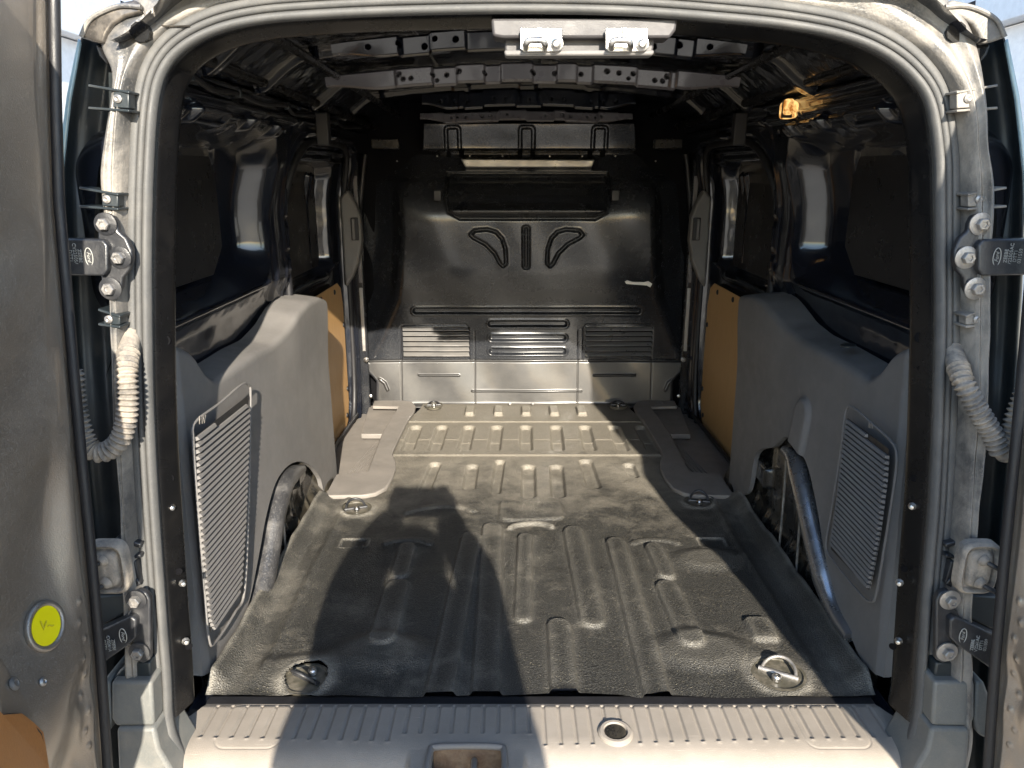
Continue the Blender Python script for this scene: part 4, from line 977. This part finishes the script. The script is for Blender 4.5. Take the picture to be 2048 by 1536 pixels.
    hinge([(198,432),(212,426),(227,433),(234,447),(236,462),(252,476),(263,500),(264,520),(258,540),(245,555),(243,575),(236,590),(222,597),(208,590),(203,575),(202,555),(196,540),(196,450)],
          [(212,448),(241,515),(222,577)], [(100,477),(205,479),(215,490),(215,540),(206,552),(100,550)], [0.052]*6, (146,512), (178,514), 0, 'ZEEBE\nCV22505AC\nDTT1\n031559')
    hinge([(262,1192),(275,1180),(292,1186),(300,1200),(300,1320),(285,1328),(268,1318),(262,1300),(266,1280),(256,1260),(250,1236),(264,1214)],
          [(273,1199),(279,1303)], [(168,1276),(262,1233),(272,1240),(272,1276),(258,1290),(180,1345)], [0.052]*6, (214,1290), (246,1272), 0, 'ZEEBE\nCV2261AC\nDTT1\n031559')
    # wiring bellows
    if s < 0: c = [(262,670),(254,735),(256,790),(252,845),(236,885),(205,905),(178,893),(160,850),(150,800),(146,740)]
    else: c = [(2172-1905,700),(2172-1925,760),(2172-1950,810),(2172-1980,860),(2172-2004,905),(2172-2018,880),(2172-2034,830),(2172-2056,770),(2172-2080,700)]
    Pb = spline([P(a, b, (0.0, 0.05)[i] if i < 2 else 0.058) for i, (a, b) in enumerate(c)], 420); t_ = np.linspace(0, 1, 420)
    r0 = np.where(t_ < 0.12, 0.0150, 0.0135); r_ = r0 + 0.0024*np.sin(t_*2*math.pi*44)*S(0.10, 0.13, t_)
    tube('wiring_bellows', Pb, r_, M['dirty_rubber'], van, seg=18)
    # rubber boot plate with two cables
    bc = P(217, 1135, 0.062); ax = 0.030; az = 0.043
    def rr_(hx, hz_, rad, d):
        out = []
        for k in range(40):
            a = 2*math.pi*k/40; cx_, cz_ = math.cos(a), math.sin(a); e = 4.5; q = (abs(cx_)**e+abs(cz_)**e)**(-1/e)
            out.append((bc.x+cx_*q*hx, bc.y-d, bc.z+cz_*q*hz_))
        return out
    prof = [(ax,az,-.012),(ax,az,0.0),(ax*0.97,az*0.98,0.005),(ax*0.86,az*0.90,0.008),(ax*0.76,az*0.84,0.006),(ax*0.70,az*0.80,0.000),(ax*0.62,az*0.72,0.000),(ax*0.56,az*0.66,0.007),(ax*0.48,az*0.60,0.010),(ax*0.1,az*0.1,0.009)]
    V = []; Fc = []
    for a, b, d in prof: V += rr_(a, b, 0, d)
    for i in range(len(prof)-1):
        for k in range(40): Fc.append((i*40+k, i*40+(k+1) % 40, (i+1)*40+(k+1) % 40, (i+1)*40+k))
    Fc.append(tuple((len(prof)-1)*40+k for k in range(40)))
    boot = mesh_obj('rubber_boot', V, Fc, M['dirty_rubber'], van, shade_ang=60)
    for dz in (0.018, -0.020):
        q = bc+Vector((0, -0.010, dz)); tube('cable', spline([q, q+Vector((s*0.012, -0.010, -0.006)), q+Vector((s*0.05, -0.03, -0.02))], 16), 0.0038, M['black_rubber'], boot, seg=8)
        lathe('cable_collar', [(0.010, 0), (0.008, 0.005), (0.005, 0.008), (0.001, 0.008)], q+Vector((0, 0.001, 0)), (s*0.4, -1, -0.2), M['dirty_rubber'], boot, seg=14)
    # brackets and clutter around the boot
    for (a, b, w_, h_, rz) in ((262,1080,0.04,0.008,-0.3),(266,1110,0.035,0.006,0.2),(270,1140,0.02,0.04,0.1),(268,1165,0.03,0.012,0.5)):
        box('pillar_bracket', P(a, b, 0.01), (w_, 0.02, h_), M['hinge'], van, bevel=0.002, rot=Matrix.Rotation(rz*s, 3, 'Y'))
    prism('lamp_shield', [P(a, b, 0.030) for a, b in ((170,1195),(258,1190),(262,1215),(240,1232),(180,1262),(176,1262))], (0, 0.02, 0), M['black_plastic'], van, bevel=0.002)
    # bumper corner
    bf = prism('bumper_corner', [P(a, b, 0.045) for a, b in ((222,1364),(303,1364),(308,1452),(232,1454),(222,1440))], (0, 0.10, 0), M['bumper'], van, bevel=0.005, seg=3)
    prism('bumper_side', [P(a, b, 0.044) for a, b in ((218,1364),(222,1440),(215,1470),(196,1480),(190,1400),(205,1362))], (0, 0.09, 0), M['bumper'], bf, bevel=0.004)
    prism('bumper_skirt', [P(a, b, 0.050) for a, b in ((232,1458),(309,1456),(318,1500),(345,1545),(380,1620),(380,1700),(250,1700),(236,1540))], (0, 0.10, 0), M['bumper'], bf, bevel=0.006, seg=3)
    prism('bumper_top', [P(a, b, 0.030) for a, b in ((225,1360),(303,1360),(300,1325),(262,1325),(240,1340))], (0, 0.03, 0), M['black_plastic'], bf, bevel=0.003)
outboard(-1); outboard(1)

# ------------------------------------------------------------------ rear doors
def rear_door(s, ang):
    """hinged at the outer edge of the opening; ang = how far the free edge leans outward from straight back"""
    def m(px): return px if s < 0 else 2184-px
    ed = [(104,-60),(106,60),(108,200),(114,400),(128,560),(140,700),(158,900),(178,1100),(196,1300),(212,1536),(222,1680),(226,1800)]
    E = [atP(m(a), b, PK[0]-0.085, PK[1]) for a, b in ed]
    zs = [e[2] for e in E][::-1]; xs = [e[0] for e in E][::-1]; ysq = [e[1] for e in E][::-1]
    z = np.linspace(min(zs), max(zs), 420); sv = np.r_[np.linspace(0, 0.16, 110), np.linspace(0.165, 0.62, 60)]
    Sg, Zg = np.meshgrid(sv, z, indexing='ij')
    xe = np.interp(Zg, zs, xs); ye = np.interp(Zg, zs, ysq)
    n = np.interp(Sg, [0, 0.004, 0.010, 0.018, 0.026, 0.034, 0.10, 0.16, 0.24, 0.34, 0.62], [-0.012, 0.0, 0.001, -0.002, 0.002, 0.000, -0.026, -0.050, -0.050, 0.050, 0.060])
    n = n + 0.010*S(0.03, 0.06, Sg)*np.sin(Zg*9+0.6) + 0.004*np.sin(Zg*21+Sg*30)*S(0.03, 0.05, Sg)
    low = S(0.36, 0.24, Zg); n = n*(1-0.55*low*S(0.03, 0.06, Sg))
    win = S(0.80, 0.90, Zg+0.0*Sg); n = n*(1-0.7*win*S(0.03, 0.05, Sg))
    # round scallop and hollow near the sticker
    for (sc_, zc, rs, rz, a) in ((0.050, 0.20, 0.030, 0.030, -0.010), (0.085, 0.10, 0.05, 0.06, -0.02), (0.07, 0.42, 0.05, 0.12, -0.012)):
        n = n + a*np.exp(-((Sg-sc_)/rs)**2-((Zg-zc)/rz)**2)
    for k in range(9):
        zc = 0.33-k*0.028; sc_ = 0.036+0.006*(k % 2); n = n + 0.003*np.exp(-(np.hypot(Sg-sc_, Zg-zc)/0.0035)**2)
    dirx, diry = math.sin(ang)*s, -math.cos(ang)
    Xd = xe + dirx*Sg - s*n*math.cos(ang); Yd = ye + diry*Sg - n*math.sin(ang)
    wh = (Sg > 0.02) & (Sg < 0.60) & (Zg > 0.58) & (Zg < 1.15)  # unseen window opening added to let sun reach the right frame
    mk = None if s < 0 else ~wh
    d = grid('rear_door', np.stack([Xd, Yd, Zg], -1), M['door_paint'], van, flip=(s > 0), mask=mk)
    # outer skin closes the door
    no = -0.13*S(0, 0.05, Sg); Xo = xe + dirx*Sg - s*no + s*0.004; Yo = ye + diry*Sg
    grid('outer_skin', np.stack([Xo, Yo, Zg], -1)[::3, ::6], M['door_edge'], d, flip=(s < 0), mask=None if mk is None else mk[::3, ::6])
    if s > 0:
        zi = [np.argmin(abs(z-q)) for q in (0.575, 1.155)]; si = [np.argmin(abs(sv-q)) for q in (0.018, 0.602)]
        grid('added_pane', (np.stack([Xo, Yo, Zg], -1)*0.5+np.stack([Xd, Yd, Zg], -1)*0.5)[si[0]:si[1], zi[0]:zi[1]][::2, ::10], M['glass'], d)
    i = -1; G = np.stack([np.stack([Xd[-1], Yd[-1], Zg[-1]], -1), np.stack([Xo[-1], Yo[-1], Zg[-1]], -1)], 0); grid('free_edge', G, M['door_edge'], d)
    for j in (0, -1):
        G = np.stack([np.stack([Xd[:, j], Yd[:, j], Zg[:, j]], -1), np.stack([Xo[:, j], Yo[:, j], Zg[:, j]], -1)], 0); grid('door_end', G, M['door_edge'], d)
    # seal and trim strip along the hinge edge
    def DP(sv_, z_, nv=0.0):
        x_ = float(np.interp(z_, zs, xs)); y_ = float(np.interp(z_, zs, ysq)); return Vector((x_+dirx*sv_-s*nv*math.cos(ang), y_+diry*sv_-nv*math.sin(ang), z_))
    zl = np.linspace(min(zs)+0.005, max(zs)-0.005, 90)
    tube('edge_seal', [DP(0.016, q, 0.009) for q in zl], 0.0075, M['black_rubber'], d, seg=10)
    tube('edge_strip', [DP(0.002, q, 0.001) for q in zl], 0.0032, M['frame_dusty'], d, seg=8)
    if s < 0:
        # place things on the inner face by finding where the view ray meets it
        A = np.stack([Xd, Yd, Zg], -1)
        def hit(px, py, lift=0.001):
            a, f, u = ray(px, py); r = np.stack([(A[..., 0]-CAM[0])/(A[..., 1]-CAM[1])*f-a, (A[..., 2]-CAM[2])/(A[..., 1]-CAM[1])*f-u], -1)
            k = np.unravel_index(np.argmin((r**2).sum(-1)), r.shape[:2]); i, j = k
            i = min(max(i, 1), A.shape[0]-2); j = min(max(j, 1), A.shape[1]-2)
            nn = np.cross(A[i+1, j]-A[i-1, j], A[i, j+1]-A[i, j-1]); nn = nn/np.linalg.norm(nn)
            v = np.array(CAM)-A[i, j]; nn = nn if nn @ v > 0 else -nn
            return Vector(A[i, j]+nn*lift), Vector(nn)
        c, nn = hit(88, 1255, 0.0015)
        def disc(name, px, py, rx, ry, rot, lift, mat_, parent):
            q = []
            for k in range(36):
                a = 2*math.pi*k/36; dx = rx*math.cos(a); dy = ry*math.sin(a)
                q.append(hit(px+dx*math.cos(rot)-dy*math.sin(rot), py+dx*math.sin(rot)+dy*math.cos(rot), lift)[0])
            return q
        # sticker: fit an ellipse in the tangent plane
        p1, _ = hit(88, 1208); p2, _ = hit(60, 1255); zax = (p1-c).normalized(); xax = (p2-c); xax = (xax-zax*xax.dot(zax)).normalized(); nn = xax.cross(zax)
        if nn.dot(Vector(CAM)-c) < 0: nn = -nn
        # solve radii so that the disc spans the pixels seen
        def ell(rx, rz, lift, tilt=0.25): return [c + nn*lift + (xax*math.cos(tilt)+zax*math.sin(tilt))*(rx*math.cos(a)) + (zax*math.cos(tilt)-xax*math.sin(tilt))*(rz*math.sin(a)) for a in np.linspace(0, 2*math.pi, 40, endpoint=False)]
        vdir = (Vector(CAM)-c); dist = vdir.length; vdir.normalize()
        fx = (xax - vdir*xax.dot(vdir)).length; rx = 20/1500*dist/max(fx, 0.3); rz = 32/1500*dist
        ringp = ell(rx*1.22, rz*1.14, 0.002, 0.15); tube('sticker_ring', ringp, 0.0045, M['door_paint'], d, seg=10, closed=True)
        st = prism('yellow_sticker', ell(rx, rz, 0.003, 0.15), nn*0.0012, M['yellow'], d, bevel=0)
        text_mesh('V~', 0.018, frame(c+nn*0.0055, -xax if (-xax).x > 0 else xax, zax), M['scribble'], d, 'pen_scribble', ext=0.0003)
        # hardboard lining low on the door
        q = [hit(a, b, 0.012)[0] for a, b in ((-60,1405),(-20,1425),(10,1438),(35,1452),(55,1470),(66,1500),(72,1540),(76,1600),(-60,1600))]
        prism('door_lining', q, (0.004, 0.004, 0), M['ply_door'], d, bevel=0.001)
        tube('lining_edge', spline([v+Vector((0.002, -0.002, 0.001)) for v in q[:8]], 40), 0.003, M['black_rubber'], d, seg=6)
        for (a, b, r) in ((24,1370,.009),(82,1364,.006)):
            v, n2 = hit(a, b, 0.001); lathe('screw', [(r, 0), (r, 0.002), (r*0.5, 0.004), (r*0.3, 0.003)], v, n2, M['steel_dull'], d, seg=14)
    return d
rear_door(-1, R(-8)); rear_door(1, R(4))

# ------------------------------------------------------------------ the photographer, standing behind the camera
def person():
    t = thing('person', 'person in dark clothes standing behind the van holding a phone up with both hands', 'person', (0.02, -1.50, -0.62))
    def skin(name, joints, edges, mat_, root=0, sub=2):
        me = bpy.data.meshes.new(name); me.from_pydata([j[:3] for j in joints], edges, []); me.materials.append(mat_)
        o = bpy.data.objects.new(name, me); link(o, t)
        md = o.modifiers.new('skin', 'SKIN'); md.use_smooth_shade = True
        for i, j in enumerate(joints):
            v = me.skin_vertices[0].data[i]; v.radius = (j[3], j[4] if len(j) > 4 else j[3]); v.use_root = (i == root)
        s_ = o.modifiers.new('subdivision', 'SUBSURF'); s_.levels = sub; s_.render_levels = sub; return o
    X0, Y0 = 0.01, -1.50
    ph = Vector((-0.052, -1.195, 0.93))
    J = [(X0, Y0, 0.22, .20, .12), (X0, Y0, 0.36, .21, .11), (X0, Y0, 0.54, .25, .12), (X0, Y0, 0.74, .17, .10), (X0+.03, Y0+0.01, 0.84, .08, .07), (X0+0.01, Y0+0.02, 0.80, .05, .05),
         (X0-0.15, Y0, 0.74, .085), (X0-0.15, Y0+0.12, 0.80, .070), (ph.x-0.015, Y0+0.22, 0.90, .055), (ph.x-0.005, Y0+0.275, 0.92, .034),
         (X0+0.15, Y0, 0.75, .085), (X0+0.155, Y0+0.12, 0.83, .060), (ph.x+0.150, Y0+0.22, 0.91, .046), (ph.x+0.165, Y0+0.275, 0.92, .034),
         (X0-0.09, Y0, 0.10, .10), (X0-0.11, Y0+0.02, -0.20, .065), (X0-0.12, Y0-0.02, -0.52, .05), (X0+0.09, Y0, 0.10, .10), (X0+0.11, Y0+0.02, -0.20, .065), (X0+0.12, Y0-0.02, -0.52, .05)]
    E = [(0,1),(1,2),(2,3),(3,4),(4,5),(3,6),(6,7),(7,8),(8,9),(3,10),(10,11),(11,12),(12,13),(0,14),(14,15),(15,16),(0,17),(17,18),(18,19)]
    skin('body', J, E, M['cloth'])
    skin('head', [(X0+.03, Y0+0.01, 0.82, .05), (X0+.03, Y0+0.03, 0.87, .068, .08), (X0+.03, Y0+0.02, 0.93, .076, .09), (X0+.03, Y0+0.01, 0.98, .055, .07)], [(0,1),(1,2),(2,3)], M['skin'])
    skin('hair', [(X0+.03, Y0-0.03, 0.92, .066, .06), (X0+.03, Y0-0.015, 0.97, .080, .08), (X0+.03, Y0+0.02, 0.99, .055, .06)], [(0,1),(1,2)], M['hair'])
    for k in (-1, 1):
        skin('shoe', [(X0+k*0.12, Y0-0.06, -0.58, .045, .04), (X0+k*0.125, Y0+0.05, -0.585, .048, .035), (X0+k*0.13, Y0+0.14, -0.59, .035, .025)], [(0,1),(1,2)], M['hair'])
        b = Vector((ph.x+0.072+k*0.078, Y0+0.275, 0.905))
        skin('hand', [tuple(b)+(.026,.016), tuple(b+Vector((-k*0.004, 0.025, 0.035)))+(.030,.014), tuple(b+Vector((-k*0.006, 0.035, 0.07)))+(.028,.012)], [(0,1),(1,2)], M['skin'])
        for f in range(4):
            q = b+Vector((k*0.004, 0.020, 0.020+f*0.018)); L = (0.85, 1.0, 0.95, 0.75)[f]
            skin('finger', [tuple(q)+(.009,), tuple(q+Vector((-k*0.006, 0.030*L, 0.002)))+(.0085,), tuple(q+Vector((-k*0.026*L, 0.034*L, 0.003)))+(.0075,), tuple(q+Vector((-k*0.040*L, 0.030*L, 0.003)))+(.0065,)], [(0,1),(1,2),(2,3)], M['skin'], sub=1)
        q = b+Vector((0, 0.01, 0.03))
        skin('thumb', [tuple(q)+(.011,), tuple(q+Vector((-k*0.020, -0.006, 0.012)))+(.0095,), tuple(q+Vector((-k*0.040, -0.004, 0.020)))+(.008,)], [(0,1),(1,2)], M['skin'], sub=1)
    phn = thing('phone', 'black phone held sideways in both hands facing into the van', 'phone', (ph.x, ph.y-0.005, ph.z))
    box('phone_case', (ph.x+0.070, ph.y-0.006, ph.z+0.012), (0.160, 0.009, 0.100), M['black_rubber'], phn, bevel=0.004)
    return t
person()
